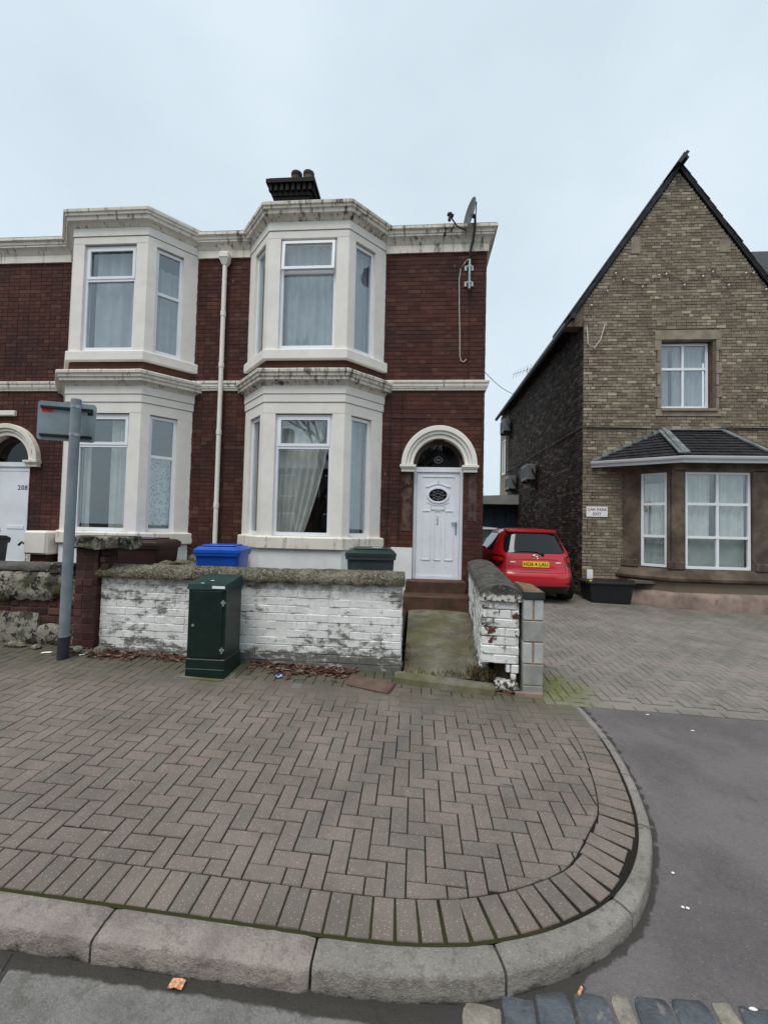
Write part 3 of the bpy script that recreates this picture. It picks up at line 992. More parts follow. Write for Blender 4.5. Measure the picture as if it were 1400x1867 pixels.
def put_pavers(items, parent, matn, limit, tilt=True):
    vis = sorted([it for it in items if in_view(it[0], it[1])], key=lambda it: it[0] ** 2 + it[1] ** 2)
    near = set(id(it) for it in vis[:limit])
    stuff = MB()
    for it in items:
        x, y, kind, dat = it
        dz = rp.uniform(-.0015, .0015) - (.003 if rp.random() < .04 else 0)
        if id(it) in near:
            if kind == 'full':
                o = bpy.data.objects.new('paver', rp.choice(PMESH[matn]))
                o.parent = parent
                m = (base_rot if y < 9.5 else Matrix.Identity(3)) @ Matrix.Rotation(dat + rp.choice((0, math.pi)) + rp.uniform(-.008, .008), 3, 'Z') @ Matrix.Rotation(rp.uniform(-.010, .010), 3, 'X') @ Matrix.Rotation(rp.uniform(-.006, .006), 3, 'Y')
                m = m.to_4x4()
                m.translation = (x, y, pav(x, y) + dz)
                o.matrix_world = m
                link(o)
            else:
                cut_paver(MB(), dat, dz).build('paver', matn, parent)
        else:
            stuff.tint = rp.random() * .999 + .0005
            if kind == 'full':
                c_, s_ = math.cos(dat), math.sin(dat)
                P = [(x + a * c_ - b * s_, y + a * s_ + b * c_) for a, b in ((-.0962, -.0462), (.0962, -.0462), (.0962, .0462), (-.0962, .0462))]
            else:
                P = dat
            cut_paver(stuff, P, dz, .002)
    if stuff.f:
        o = stuff.build('paver_field', matn, parent)
        o['kind'] = 'stuff'
def cut_paver(mb, P, dz, c=.004):
    cx_ = sum(p[0] for p in P) / len(P); cy_ = sum(p[1] for p in P) / len(P)
    n = len(P)
    def off(k):
        out = []
        for p in P:
            d = math.hypot(p[0] - cx_, p[1] - cy_) + 1e-6
            f = max(.2, (d - k) / d)
            out.append((cx_ + (p[0] - cx_) * f, cy_ + (p[1] - cy_) * f))
        return out
    A, B = off(0.0), off(c * 1.3)
    z = lambda p: pav(*p) + dz
    V = [(p[0], p[1], z(p) - .03) for p in A] + [(p[0], p[1], z(p) - .004) for p in A] + [(p[0], p[1], z(p)) for p in B]
    mb.add(V, [list(range(2 * n, 3 * n))] + [[i, (i + 1) % n, n + (i + 1) % n, n + i] for i in range(n)] + [[n + i, n + (i + 1) % n, 2 * n + (i + 1) % n, 2 * n + i] for i in range(n)])
    return mb
items, ditems = [], []
for cx_, cy_, vert in lattice(-6.0, 9.5, 2.0, 9.7):
    hx, hy = (.05, .1) if vert else (.1, .05)
    if cy_ < 4.25 or cx_ < 1.28:
        if cy_ > 4.78 or cx_ > 1.7: continue
        P = [(cx_ - hx + .0038, cy_ - hy + .0038), (cx_ + hx - .0038, cy_ - hy + .0038), (cx_ + hx - .0038, cy_ + hy - .0038), (cx_ - hx + .0038, cy_ + hy - .0038)]
        if all((p[0] - a) * n1 + (p[1] - b) * n2 <= 0 for p in P for a, b, n1, n2 in half):
            items.append((cx_, cy_, 'full', math.pi / 2 if vert else 0.0))
        else:
            Q = clip(P, half)
            if Q:
                ar = abs(sum(Q[i][0] * Q[(i + 1) % len(Q)][1] - Q[(i + 1) % len(Q)][0] * Q[i][1] for i in range(len(Q)))) / 2
                if ar > .00035:
                    items.append((cx_, cy_, 'cut', Q))
    else:
        if cx_ > 9.4 or cy_ > 9.65 or (cx_ > 1.72 and cy_ < 4.40 + hy) or (cx_ > 4.75 and cy_ > 9.5): continue
        ditems.append((cx_, cy_, 'full', math.pi / 2 if vert else 0.0))
# soldier course following the kerb
s_ = s_at_x(-5.6)
while s_ < KL[-1] - .03:
    (x, y), n, t = kat(s_)
    gap = soldier_gap(s_)
    o_ = SOLD / 2 + gap
    items.append((x - n[0] * o_, y - n[1] * o_, 'full', math.atan2(n[1], n[0])))
    # spacing measured on the inner side of the bend
    na, nb = kat(s_ - .15)[1], kat(s_ + .25)[1]
    turn = math.acos(max(-1, min(1, na[0] * nb[0] + na[1] * nb[1]))) / .40
    s_ += .1004 / max(.45, 1 - turn * (SOLD + gap))
put_pavers(items, pavement, 'paver', 300)
x = 1.74
while x < 9.3:                                       # edging row against the asphalt
    for yy in (4.31,):
        y_ = yy + .012 * (x - 1.6)
        ditems.append((x + .1, y_, 'full', .012))
    x += .203
put_pavers(ditems, driveway, 'paver_drive', 300)

# ---- garden ground and front path
mb = MB()
mb.hull2([(-9.5, 4.85, -.2), (-.15, 4.85, -.2), (-.12, 7.79, -.2), (-9.5, 7.79, -.2)], [(-9.5, 4.85, .20), (-.15, 4.85, .16), (-.12, 7.79, .26), (-9.5, 7.79, .26)])
mb.hull2([(.72, 4.7, -.2), (1.1, 4.7, -.2), (1.25, 7.79, -.2), (.85, 7.79, -.2)], [(.72, 4.7, .03), (1.1, 4.7, .03), (1.25, 7.79, .20), (.85, 7.79, .20)])
tag(mb.build('garden_ground', 'soil', recalc=False), 'bare dark front garden soil behind the wall', 'garden', kind='structure')
mb = MB()
rws = []
for j in range(31):
    y = 4.62 + (7.2 - 4.62) * j / 30
    z0 = .045 + .205 * (j / 30) ** 1.1
    r_ = []
    for i in range(19):
        x = -.10 + (.88 + .12 * j / 30) * i / 18
        e = (abs(i - 9) / 9) ** 4
        r_.append((x, y, z0 + mnoise.noise(Vector((x * 3, y * 3, 1))) * .008 - .02 * e + mnoise.noise(Vector((x * 14, y * 14, 4))) * .003 - (.03 if j == 0 else 0)))
    rws.append(r_)
mb.grid(rws)
tag(mb.build('front_path', 'path_concrete', smooth=60, recalc=False), 'mossy concrete path up to the red doorstep', 'path', kind='structure')

# ================================================================== THE TERRACED HOUSES
YF, YB = 7.80, 7.15                 # brick face, bay face
XR = 1.21                           # right corner of the terrace
HF, HB = .72, 1.32                  # half width of a bay in front and at the wall
BAYS = {'near': -1.99, 'far': -5.69}
PARTY = -3.84
XL = -9.6
FRONT = wall_frame(0, YF, 1, 0)

def window(parent, fr, u0, u1, v0, v1, d=-.05, transom=None, cols=(), rows=(), bar=.055, sash_top=False, open_top=False, curtain=None, cgap=.16, glass='glass', sash=False, name='window', swing=.0):
    """white frame set in the opening; panes and curtain hang on it"""
    f = MB(fr)
    D0, D1 = d - .055, d
    f.box(u0, u0 + bar, v0, v1, D0, D1)
    f.box(u1 - bar, u1, v0, v1, D0, D1)
    f.box(u0 + bar, u1 - bar, v0, v0 + bar * 1.15, D0, D1 + .004)
    f.box(u0 + bar, u1 - bar, v1 - bar, v1, D0, D1 - .001)
    us = [u0 + bar] + [c for c in cols] + [u1 - bar]
    vs_ = [v0 + bar * 1.15] + ([transom] if transom else list(rows)) + [v1 - bar]
    hb = .028
    for v in vs_[1:-1]:
        f.box(u0 + bar, u1 - bar, v - hb, v + hb, D0 + .002, D1 + .003)
    for u in us[1:-1]:
        f.box(u - hb * .9, u + hb * .9, v0 + bar * 1.15, v1 - bar, D0 + .004, D1 - .002)
    w = f.build(name, 'upvc_white', parent)
    for i in range(len(us) - 1):
        for j in range(len(vs_) - 1):
            a = us[i] + (hb * .9 if i else 0); b = us[i + 1] - (hb * .9 if i < len(us) - 2 else 0)
            c = vs_[j] + (hb if j else 0); e = vs_[j + 1] - (hb if j < len(vs_) - 2 else 0)
            top = j == len(vs_) - 2 and transom
            if top and open_top:
                ang = R(5)
                ca, sa = math.cos(ang), math.sin(ang)
                xf2 = lambda u, v, dd, e=e, ca=ca, sa=sa: fr(u, e + .02 + (v - e - .02) * ca + (dd - D1) * sa, D1 + (e + .02 - v) * sa + (dd - D1) * ca)
                s_ = MB(xf2)
                k = .05
                a2, b2, c2, e2 = a - .022, b + .022, c - .022, e + .022
                s_.box(a2, a2 + k, c2, e2, D1 + .002, D1 + .05); s_.box(b2 - k, b2, c2, e2, D1 + .002, D1 + .05)
                s_.box(a2 + k, b2 - k, c2, c2 + k, D1 + .002, D1 + .05); s_.box(a2 + k, b2 - k, e2 - k, e2, D1 + .002, D1 + .05)
                s_.build('opening_sash', 'upvc_white', w)
                MB(xf2).box(a2 + k, b2 - k, c2 + k, e2 - k, D1 + .02, D1 + .026).build('pane', glass, w)
                continue
            if (top and sash_top) or sash:
                s_ = MB(fr)
                k = .038
                s_.box(a - .012, a + k, c - .012, e + .012, D1 - .02, D1 + .014); s_.box(b - k, b + .012, c - .012, e + .012, D1 - .02, D1 + .014)
                s_.box(a + k, b - k, c - .012, c + k, D1 - .02, D1 + .013); s_.box(a + k, b - k, e - k, e + .012, D1 - .02, D1 + .013)
                s_.build('opening_sash', 'upvc_white', w)
                a, b, c, e = a + k, b - k, c + k, e - k
            MB(fr).box(a, b, c, e, D0 + .02, D0 + .026).build('pane', glass, w)
    if curtain:
        for spec in curtain:
            mat, ua, ub, va, vb = spec[:5]
            bunch = spec[5] if len(spec) > 5 else 0.0
            folds = spec[6] if len(spec) > 6 else 9
            amp = spec[7] if len(spec) > 7 else .022
            mb = MB(fr)
            rws = []
            ph = ua * 7 + va
            for j in range(13):
                t = j / 12
                rw = []
                for i in range(folds * 6 + 1):
                    q = i / (folds * 6)
                    # bunch > 0 pulls the free (right) edge over towards the left at the bottom
                    u_b = ub - (ub - ua) * bunch * (1 - t) ** 1.6
                    u = ua + (u_b - ua) * q
                    dd = d - cgap - amp * math.sin(q * folds * 2 * math.pi + ph + .5 * math.sin(3 * t + q * 5)) - amp * .6 * math.sin(q * 17 + ph)
                    rw.append((u, va + (vb - va) * t, dd))
                rws.append(rw)
            mb.grid(rws)
            mb.build('curtain', mat, w, smooth=60, recalc=False)
    return w

def bay_pts(cx):
    return [(cx - HB, YF), (cx - HF, YB), (cx + HF, YB), (cx + HB, YF)]
def off_path(P, o):
    """offset of a street-facing path, miter joined"""
    N = len(P); nr = []
    for i in range(N - 1):
        dx, dy = P[i + 1][0] - P[i][0], P[i + 1][1] - P[i][1]
        l = math.hypot(dx, dy); nr.append((dy / l, -dx / l))
    out = []
    for i in range(N):
        a, b = nr[max(0, i - 1)], nr[min(N - 2, i)]
        k = 1 + a[0] * b[0] + a[1] * b[1]
        out.append((P[i][0] + (a[0] + b[0]) / k * o, P[i][1] + (a[1] + b[1]) / k * o))
    return out
def lerp2(a, b, t): return (a[0] + (b[0] - a[0]) * t, a[1] + (b[1] - a[1]) * t)

SW = (.15, .62)                     # side window along the slanted face, metres from the front corner
T = .20
CORN_TOP = [(-.06, 6.985), (.02, 6.985), (.035, 7.00), (.05, 7.03), (.075, 7.055), (.115, 7.07), (.12, 7.09), (.125, 7.125), (.15, 7.14), (.155, 7.175), (.175, 7.19), (.18, 7.235), (.165, 7.25), (-.06, 7.27)]
CORN_MID = [(-.05, 4.03), (.015, 4.03), (.03, 4.05), (.05, 4.09), (.09, 4.115), (.12, 4.12), (.122, 4.165), (.145, 4.18), (.15, 4.225), (.172, 4.24), (.177, 4.285), (.165, 4.30), (-.05, 4.335)]
def make_bay(house, cx, far):
    P = bay_pts(cx)
    # the path runs a little into the brick wall so that the ends are buried
    e0 = lerp2(P[1], P[0], 1.16); e3 = lerp2(P[2], P[3], 1.16)
    PP = [e0, P[1], P[2], e3]
    MB().prism([e0, P[1], P[2], e3], .15, 1.195).build('bay_plinth', 'paint_white_wall', house)
    MB().sweep([(-T, 1.19), (.045, 1.19), (.055, 1.205), (.055, 1.385), (.045, 1.40), (-.02, 1.415), (-T, 1.415)], PP).build('bay_sill', 'paint_cream_worn', house)
    fw = .505
    Q = off_path(P, -T)
    for lvl, (z0, z1) in enumerate(((1.41, 3.565), (4.70, 6.70))):
        for s in (-1, 1):
            c, o = (P[2], P[3]) if s > 0 else (P[1], P[0])
            qi = Q[2] if s > 0 else Q[1]
            ln = math.dist(c, o)
            ex, ey = (o[0] - c[0]) / ln, (o[1] - c[1]) / ln
            nx, ny = (-ey, ex) if s > 0 else (ey, -ex)     # inwards
            if ny < 0: nx, ny = -nx, -ny
            a = (c[0] + ex * SW[0], c[1] + ey * SW[0])
            b = (c[0] + ex * SW[1], c[1] + ey * SW[1])
            poly = [(cx + s * fw, YB), c, a, (a[0] + nx * T, a[1] + ny * T), qi, (cx + s * fw, YB + T)]
            MB().prism(poly, z0, z1).build('bay_pier', 'paint_cream', house)
            e = (c[0] + ex * ln * 1.12, c[1] + ey * ln * 1.12)
            poly = [b, e, (e[0] + nx * T, e[1] + ny * T), (b[0] + nx * T, b[1] + ny * T)]
            MB().prism(poly, z0, z1).build('bay_pier', 'paint_cream', house)
    # lintel bands with their shadow lines
    for z0, z1, o in ((3.56, 3.752, .0), (3.760, 3.895, .014), (3.903, 4.04, .026)):
        MB().sweep([(-T, z0), (o, z0), (o, z1 - .004), (o - .004, z1), (-T, z1)], PP).build('bay_lintel', 'paint_cream', house)
    for z0, z1, o in ((6.695, 6.828, .0), (6.836, 6.99, .014)):
        MB().sweep([(-T, z0), (o, z0), (o, z1 - .004), (o - .004, z1), (-T, z1)], PP).build('bay_lintel', 'paint_cream', house)
    # a cornice in short lengths, a little out of true
    path = subdiv_poly([PP[0], PP[1]], .22)[:-1] + subdiv_poly([PP[1], PP[2]], .22)[:-1] + subdiv_poly([PP[2], PP[3]], .22)
    mb = MB().sweep(CORN_MID, path); roughen(mb, .007, 5, 2 + far)
    mb.build('bay_cornice', 'paint_cream_stained' if not far else 'paint_cream_worn', house, smooth=35)
    mb = MB().sweep(CORN_TOP, path); roughen(mb, .005, 4, 5 + far)
    mb.build('bay_cornice', 'paint_cream_stained' if not far else 'paint_cream_worn', house, smooth=35)
    # dark brick apron between the storeys, then the upper sill
    MB().sweep([(-T, 4.30), (-.015, 4.30), (-.015, 4.56), (-T, 4.56)], PP).build('bay_apron', 'brick_red', house)
    MB().sweep([(-T, 4.50), (.035, 4.50), (.05, 4.52), (.05, 4.67), (.04, 4.685), (-.02, 4.705), (-T, 4.705)], PP).build('bay_sill', 'paint_cream', house)
    # lead flat on top
    L = off_path(PP, .15)
    mb = MB().hull2([(x, y, 7.25) for x, y in L], [(x, y, 7.305) for x, y in off_path(PP, .10)])
    mb.build('bay_flat_roof', 'lead', house)
    # ceilings and floors behind the panes
    for z in (1.30, 3.66, 4.62, 6.76):
        MB().prism(off_path(P, -.06), z, z + .04).build('bay_floor', 'door_room', house)
    # windows
    fr = wall_frame(cx, YB, 1, 0)
    lf = wall_frame(P[1][0], P[1][1], P[1][0] - P[0][0], P[1][1] - P[0][1])      # u runs from the wall to the corner
    rf = wall_frame(P[2][0], P[2][1], P[3][0] - P[2][0], P[3][1] - P[2][1])
    ln = math.dist(P[2], P[3])
    if not far:
        window(house, fr, -fw, fw, 4.715, 6.675, transom=6.10, open_top=True, curtain=[('net_white', -.46, .46, 4.72, 6.65, 0, 6, .03)])
        window(house, fr, -fw, fw, 1.42, 3.545, transom=2.97, sash_top=True, curtain=[('net_grey', -.47, .45, 1.43, 3.52, .50, 6, .03)])
        window(house, rf, SW[0], SW[1], 4.715, 6.675, curtain=[('net_white', SW[0] + .03, SW[1] - .03, 4.72, 6.65, 0, 4)])
        window(house, rf, SW[0], SW[1], 1.42, 3.545, curtain=[('net_white', SW[0] + .03, SW[1] - .03, 1.43, 3.5, 0, 4)])
        window(house, lf, -SW[1], -SW[0], 4.715, 6.675, curtain=[('net_grey', -SW[1] + .03, -SW[0] - .03, 4.72, 6.65, 0, 4)])
        window(house, lf, -SW[1], -SW[0], 1.42, 3.545, curtain=[('net_grey', -SW[1] + .03, -SW[0] - .03, 1.43, 3.5, 0, 4)])
    else:
        window(house, fr, -fw, fw, 4.715, 6.675, transom=6.04, sash_top=True, curtain=[('net_white', -.46, .46, 4.72, 6.65, 0, 4, .045)])
        window(house, fr, -fw, fw, 1.42, 3.545, transom=2.97, sash_top=True, curtain=[('net_grey', -.46, -.34, 1.43, 3.52, 0, 2), ('net_grey', .02, .47, 1.43, 3.52, 0, 5, .035)])
        window(house, rf, SW[0], SW[1], 4.715, 6.675, transom=5.85, curtain=[('net_white', SW[0] + .03, SW[1] - .03, 4.72, 6.4, 0, 3)])
        window(house, rf, SW[0], SW[1], 1.42, 3.545, transom=2.80, curtain=[('net_lace', SW[0] + .03, SW[1] - .03, 1.43, 2.85, 0, 3, .012)])
        window(house, lf, -SW[1], -SW[0], 4.715, 6.675)
        window(house, lf, -SW[1], -SW[0], 1.42, 3.545)

def arch_door(house, dx, label_no, near):
    """round arched hood on imposts over a white door, dark fanlight"""
    hw = .455                                        # half opening
    zs = 2.76                                        # springing
    fr = wall_frame(dx, YF, 1, 0)
    # archivolt: stepped rings
    for r0, r1, o in ((.47, .545, .055), (.545, .60, .085), (.60, .69, .115)):
        mb = MB(fr)
        n = 36
        A = []
        for i in range(n + 1):
            a = math.pi * i / n
            A.append([(r * math.cos(a), zs + r * 1.06 * math.sin(a), d) for r, d in ((r0, -.10), (r0, o - .008), (r0 + .008, o), (r1 - .008, o), (r1, o - .008), (r1, -.10))])
        mb.grid(A)
        mb.build('arch_ring', 'paint_cream' if near else 'paint_cream_worn', house, smooth=40)
    for s in (-1, 1):
        mb = MB(fr)
        a, b = (hw - .01, .69) if s > 0 else (-.69, -hw + .01)
        mb.box(a, b, 2.64, 2.70, -.09, .085)
        mb.box(a - .012, b + .012, 2.70, 2.725, -.08, .105)
        mb.box(a - .025, b + .025, 2.725, 2.765, -.085, .125)
        mb.build('impost', 'paint_cream' if near else 'paint_cream_worn', house)
    # reveal behind the arch
    mb = MB(fr)
    A = []
    for i in range(25):
        a = math.pi * i / 24
        A.append([(r * math.cos(a), zs + r * 1.06 * math.sin(a), d) for r, d in ((.472, -.09), (.472, -.17), (.40, -.172), (.40, -.20))])
    mb.grid(A)
    mb.build('arch_reveal', 'stone_brown', house, smooth=40)
    mb = MB(fr)
    A = [[(0, zs - .02, -.185)] + [(.405 * math.cos(math.pi * i / 24), zs + .405 * 1.06 * math.sin(math.pi * i / 24), -.185) for i in range(25)]]
    mb.add(A[0], [[0, i, i + 1] for i in range(1, 25)])
    mb.build('fanlight', 'glass_dark', house, recalc=False)
    if near:
        mb = MB(fr)
        ring = [[(r * math.cos(2 * math.pi * i / 24) * 1.25, 2.90 + r * math.sin(2 * math.pi * i / 24), -.181) for r in (.055, .064)] for i in range(25)]
        mb.grid(ring)
        text_into(mb, '206', .06, 0, 2.90, -.181, fr)
        mb.build('fanlight_emblem', 'print_grey', house)
    # side reveals, frame and leaf
    z0 = .665 if near else .62
    f = MB(fr)
    f.box(-hw, -hw + .055, z0, 2.745, -.16, -.075); f.box(hw - .055, hw, z0, 2.745, -.16, -.075)
    f.box(-hw + .055, hw - .055, 2.655, 2.745, -.16, -.073); f.box(-hw + .055, hw - .055, z0, z0 + .045, -.16, -.07)
    f.build('door_frame', 'door_white', house)
    d = MB(fr)
    a = hw - .06
    d.box(-a, a, z0 + .05, 2.65, -.14, -.10)
    door = d.build('door', 'door_white', house)
    def strip(pts, w=.014, h=.008, base=-.10):
        m = MB(fr)
        for (ua, va), (ub, vb) in zip(pts[:-1], pts[1:]):
            l = math.hypot(ub - ua, vb - va); nx, ny = -(vb - va) / l * w / 2, (ub - ua) / l * w / 2
            q = [(ua + nx, va + ny), (ub + nx, vb + ny), (ub - nx, vb - ny), (ua - nx, va - ny)]
            m.add([(x, y, base) for x, y in q] + [(x, y, base + h) for x, y in q], [(4, 5, 6, 7)] + [(i, (i + 1) % 4, 4 + (i + 1) % 4, 4 + i) for i in range(4)])
        return m
    if near:
        cz = 2.225
        def ring(rx, ry, w, h):
            m = MB(fr)
            m.grid([[(k * math.cos(2 * math.pi * i / 40), cz + q * math.sin(2 * math.pi * i / 40), dd) for k, q, dd in ((rx, ry, -.10), (rx + .006, ry + .006, -.10 + h), (rx + w - .006, ry + w - .006, -.10 + h), (rx + w, ry + w, -.10))] for i in range(41)])
            return m
        ring(.165, .115, .042, .022).build('oval_moulding', 'door_white', door, smooth=50)
        m = MB(fr)
        m.add([(0, cz, -.096)] + [(.166 * math.cos(2 * math.pi * i / 40), cz + .116 * math.sin(2 * math.pi * i / 40), -.096) for i in range(40)], [[0, 1 + i, 1 + (i + 1) % 40] for i in range(40)])
        m.build('oval_pane', 'lens_black', door, recalc=False)
        m = MB(fr)
        for r_ in (.035, .075):
            m.tube([(r_ * 1.3 * math.cos(2 * math.pi * i / 24), cz + r_ * math.sin(2 * math.pi * i / 24), -.094) for i in range(25)], .0025, 4)
        for k in range(8):
            c_, s_ = math.cos(k * math.pi / 4), math.sin(k * math.pi / 4)
            m.tube([(.045 * c_, cz + .035 * s_, -.094), (.16 * c_, cz + .112 * s_, -.094)], .0025, 4)
        m.build('pane_leading', 'galvanised', door)
        strip([(-.23 + .46 * i / 16, 2.405 + .035 * math.cos((i - 8) / 8 * math.pi * .9) * (1 if abs(i - 8) < 7 else .7)) for i in range(17)], .02, .014).build('moulding', 'door_white', door)
        strip([(-.2 + .4 * i / 12, 2.065 - .025 + .06 * ((i - 6) / 6) ** 2) for i in range(13)], .014, .01).build('moulding', 'door_white', door)
        strip([(-.30, 2.575), (.30, 2.575)], .022, .012).build('moulding', 'door_white', door)
        for cx_, hw_ in ((-.21, .075), (0, .06), (.21, .075)):
            b0, t0 = 1.02, 1.93
            strip([(cx_ - hw_, b0), (cx_ + hw_, b0), (cx_ + hw_, t0), (cx_ - hw_, t0 - .0), (cx_ - hw_, b0)], .014, .012).build('panel_moulding', 'door_white', door)
        m = MB(fr); m.cbox(-.13, .13, 1.945, 2.03, -.10, -.088, .003); m.build('letter_plate', 'door_white', door)
        strip([(-.125, 1.95), (.125, 1.95), (.125, 2.025), (-.125, 2.025), (-.125, 1.95)], .006, .014).build('letter_plate_edge', 'print_grey', door)
        m = MB(fr)
        for i, ch in enumerate('206'):
            text_into(m, ch, .075, 0, 1.80 - i * .055, -.098, fr)
        m.build('door_number', 'print_grey', door)
        m = MB(fr); m.cbox(.325, .355, 1.50, 1.74, -.10, -.085, .004); m.box(.25, .345, 1.70, 1.72, -.08, -.06); m.build('handle', 'galvanised', door)
        m = MB(fr); m.tube([(.0, 2.46, -.09), (.0, 2.475, -.085), (.01, 2.485, -.09)], .008, 6); m.build('door_hook', 'galvanised', door)
        m = MB(fr); m.cbox(-.49, -.458, 2.02, 2.15, -.075, -.04, .004); m.build('doorbell', 'plastic_black', house)
    else:
        m = MB(fr)
        text_into(m, '208', .13, .235, 2.23, -.098, fr, spacing=1.15)
        m.build('door_number', 'print_black', door)
        m = MB(fr); m.cbox(-.06, .30, 1.40, 1.47, -.10, -.09, .003); m.build('letter_plate', 'door_white', door)
        strip([(-.36, .75), (.36, .75), (.36, 2.58), (-.36, 2.58), (-.36, .75)], .02, .008).build('moulding', 'door_white', door)
    return door
plain('lens_black', (.006, .005, .007), .2, .1, 4, .4)

def house_front(house, ua, ub, bay_cx, door_x, near):
    ys_ = YF
    cutb = lambda v: [(bay_cx - HB + .02, bay_cx + HB - .02)]
    def cut(v):
        c = cutb(v)
        if v < 2.77:
            c.append((door_x - .46, door_x + .46))
        elif v < 3.52:
            r_ = .66
            t = (v - 2.76) / (r_ * 1.06)
            if t < 1:
                k = r_ * math.sqrt(1 - t * t)
                c.append((door_x - k, door_x + k))
        if 4.16 < v < 4.35: c.append((ua - 1, ub + 1))
        return c
    brick_stuff('facing_bricks', FRONT, house, 'brick_red', cells(ua, ub, .20, 6.80, cut, L=.222, H=.079, J=.010, bond=1, seed=3 if near else 4), 3 if near else 4)
    # mortar behind the bricks
    m = MB(FRONT)
    for a, b in ((ua, bay_cx - HB + .05), (bay_cx + HB - .05, ub)):
        if a < door_x < b:
            m.box(a, door_x - .462, .1, 7.2, -.24, -.007)
            m.box(door_x + .462, b, .1, 7.2, -.24, -.007)
            m.box(door_x - .462, door_x + .462, 3.245, 7.2, -.24, -.007)
            for s in (-1, 1):           # spandrels beside the fanlight
                for i in range(8):
                    za, zb = 2.76 + .0606 * i, 2.76 + .0606 * (i + 1)
                    k = .47 * math.sqrt(max(0, 1 - ((za - 2.76) / (.47 * 1.06)) ** 2))
                    if k < .455:
                        m.box(min(s * k, s * .462) + door_x, max(s * k, s * .462) + door_x, za, zb, -.23, -.009)
            m.box(door_x - .462, door_x + .462, .1, .62, -.24, -.02)
        else:
            m.box(a, b, .1, 7.2, -.24, -.007)
    m.build('wall', 'mortar_dark', house)
    # string course and eaves cornice on the flat parts
    sp = [(-.03, 4.165), (.025, 4.165), (.03, 4.175), (.03, 4.205), (.045, 4.212), (.045, 4.232), (.055, 4.24), (.055, 4.29), (.072, 4.30), (.075, 4.335), (.065, 4.345), (-.03, 4.355)]
    ep = [(-.03, 6.785), (.03, 6.785), (.03, 6.93), (.04, 6.94), (.055, 6.985), (.085, 7.03), (.12, 7.05), (.12, 7.08), (.135, 7.09), (.14, 7.135), (.165, 7.15), (.175, 7.16), (.175, 7.205), (.165, 7.215), (-.03, 7.23)]
    lp = [(-.03, 7.22), (.15, 7.205), (.155, 7.235), (.10, 7.265), (-.03, 7.275)]
    segs = []
    for a, b in ((ua, bay_cx - HB + .0), (bay_cx + HB, ub)):
        p = [(a, YF), (b, YF)]
        p = subdiv_poly(p, .25)
        if near and b == ub: p = p + [(XR, YF + .25 * i) for i in range(1, 22)]
        for nm, pr, mt, am in (('string_course', sp, 'paint_cream_worn', .003), ('eaves_cornice', ep, 'paint_cream_stained' if near else 'paint_cream_worn', .004), ('lead_flashing', lp, 'lead', .007)):
            mb = MB().sweep(pr, p)
            roughen(mb, am, 4, 1)
            mb.build(nm, mt, house, smooth=35)
    # rooms behind the bay: back wall, partitions, floors
    m = MB()
    a, b = bay_cx - HB + .04, bay_cx + HB - .04
    for z0, z1 in ((1.2, 3.75), (4.55, 6.85)):
        m.box(a - .03, b + .03, 10.4, 10.5, z0, z1)
        m.box(a - .1, a - .03, 8.05, 10.4, z0, z1); m.box(b + .03, b + .1, 8.05, 10.4, z0, z1)
        m.box(a, b, 7.80, 10.4, z0 - .06, z0); m.box(a, b, 7.80, 10.4, z1, z1 + .06)
    m.build('room', 'door_room', house)

# --- the right hand house
H1 = thing('terraced_house', 'dark red brick end terrace house with cream bay and arched white panelled door', 'house', (-1.3, YF, .2), 'pair of red brick terraced houses')
house_front(H1, PARTY, XR, BAYS['near'], .395, True)
make_bay(H1, BAYS['near'], False)
D1 = arch_door(H1, .395, None, True)
# flank wall towards the driveway
SIDE = wall_frame(XR, YF, 0, 1)
brick_stuff('flank_bricks', SIDE, H1, 'brick_red', cells(0.0, 5.4, .15, 6.80, None, L=.222, H=.079, J=.010, bond=1, seed=8), 8)
MB().box(PARTY + .05, XR - .008, YF + .24, YF + .25, 3.70, 3.75)
m = MB(); m.box(XR - .25, XR - .007, YF + .008, 13.2, .1, 7.2); m.box(PARTY, XR - .25, 12.95, 13.2, .1, 7.2); m.build('flank_wall', 'mortar_dark', H1)
m = MB()
m.add([(PARTY, YF - .02, 7.16), (XR + .06, YF - .02, 7.16), (XR + .06, 10.5, 8.62), (PARTY, 10.5, 8.62), (XR + .06, 13.3, 7.16), (PARTY, 13.3, 7.16),
       (PARTY, YF - .02, 7.06), (XR + .06, YF - .02, 7.06), (XR + .06, 13.3, 7.06), (PARTY, 13.3, 7.06)],
      [(0, 1, 2, 3), (3, 2, 4, 5), (6, 7, 1, 0), (8, 9, 5, 4), (1, 7, 8, 4, 2), (0, 3, 5, 9, 6), (6, 9, 8, 7)])
roof1 = m.build('roof', 'slate_dark', H1)
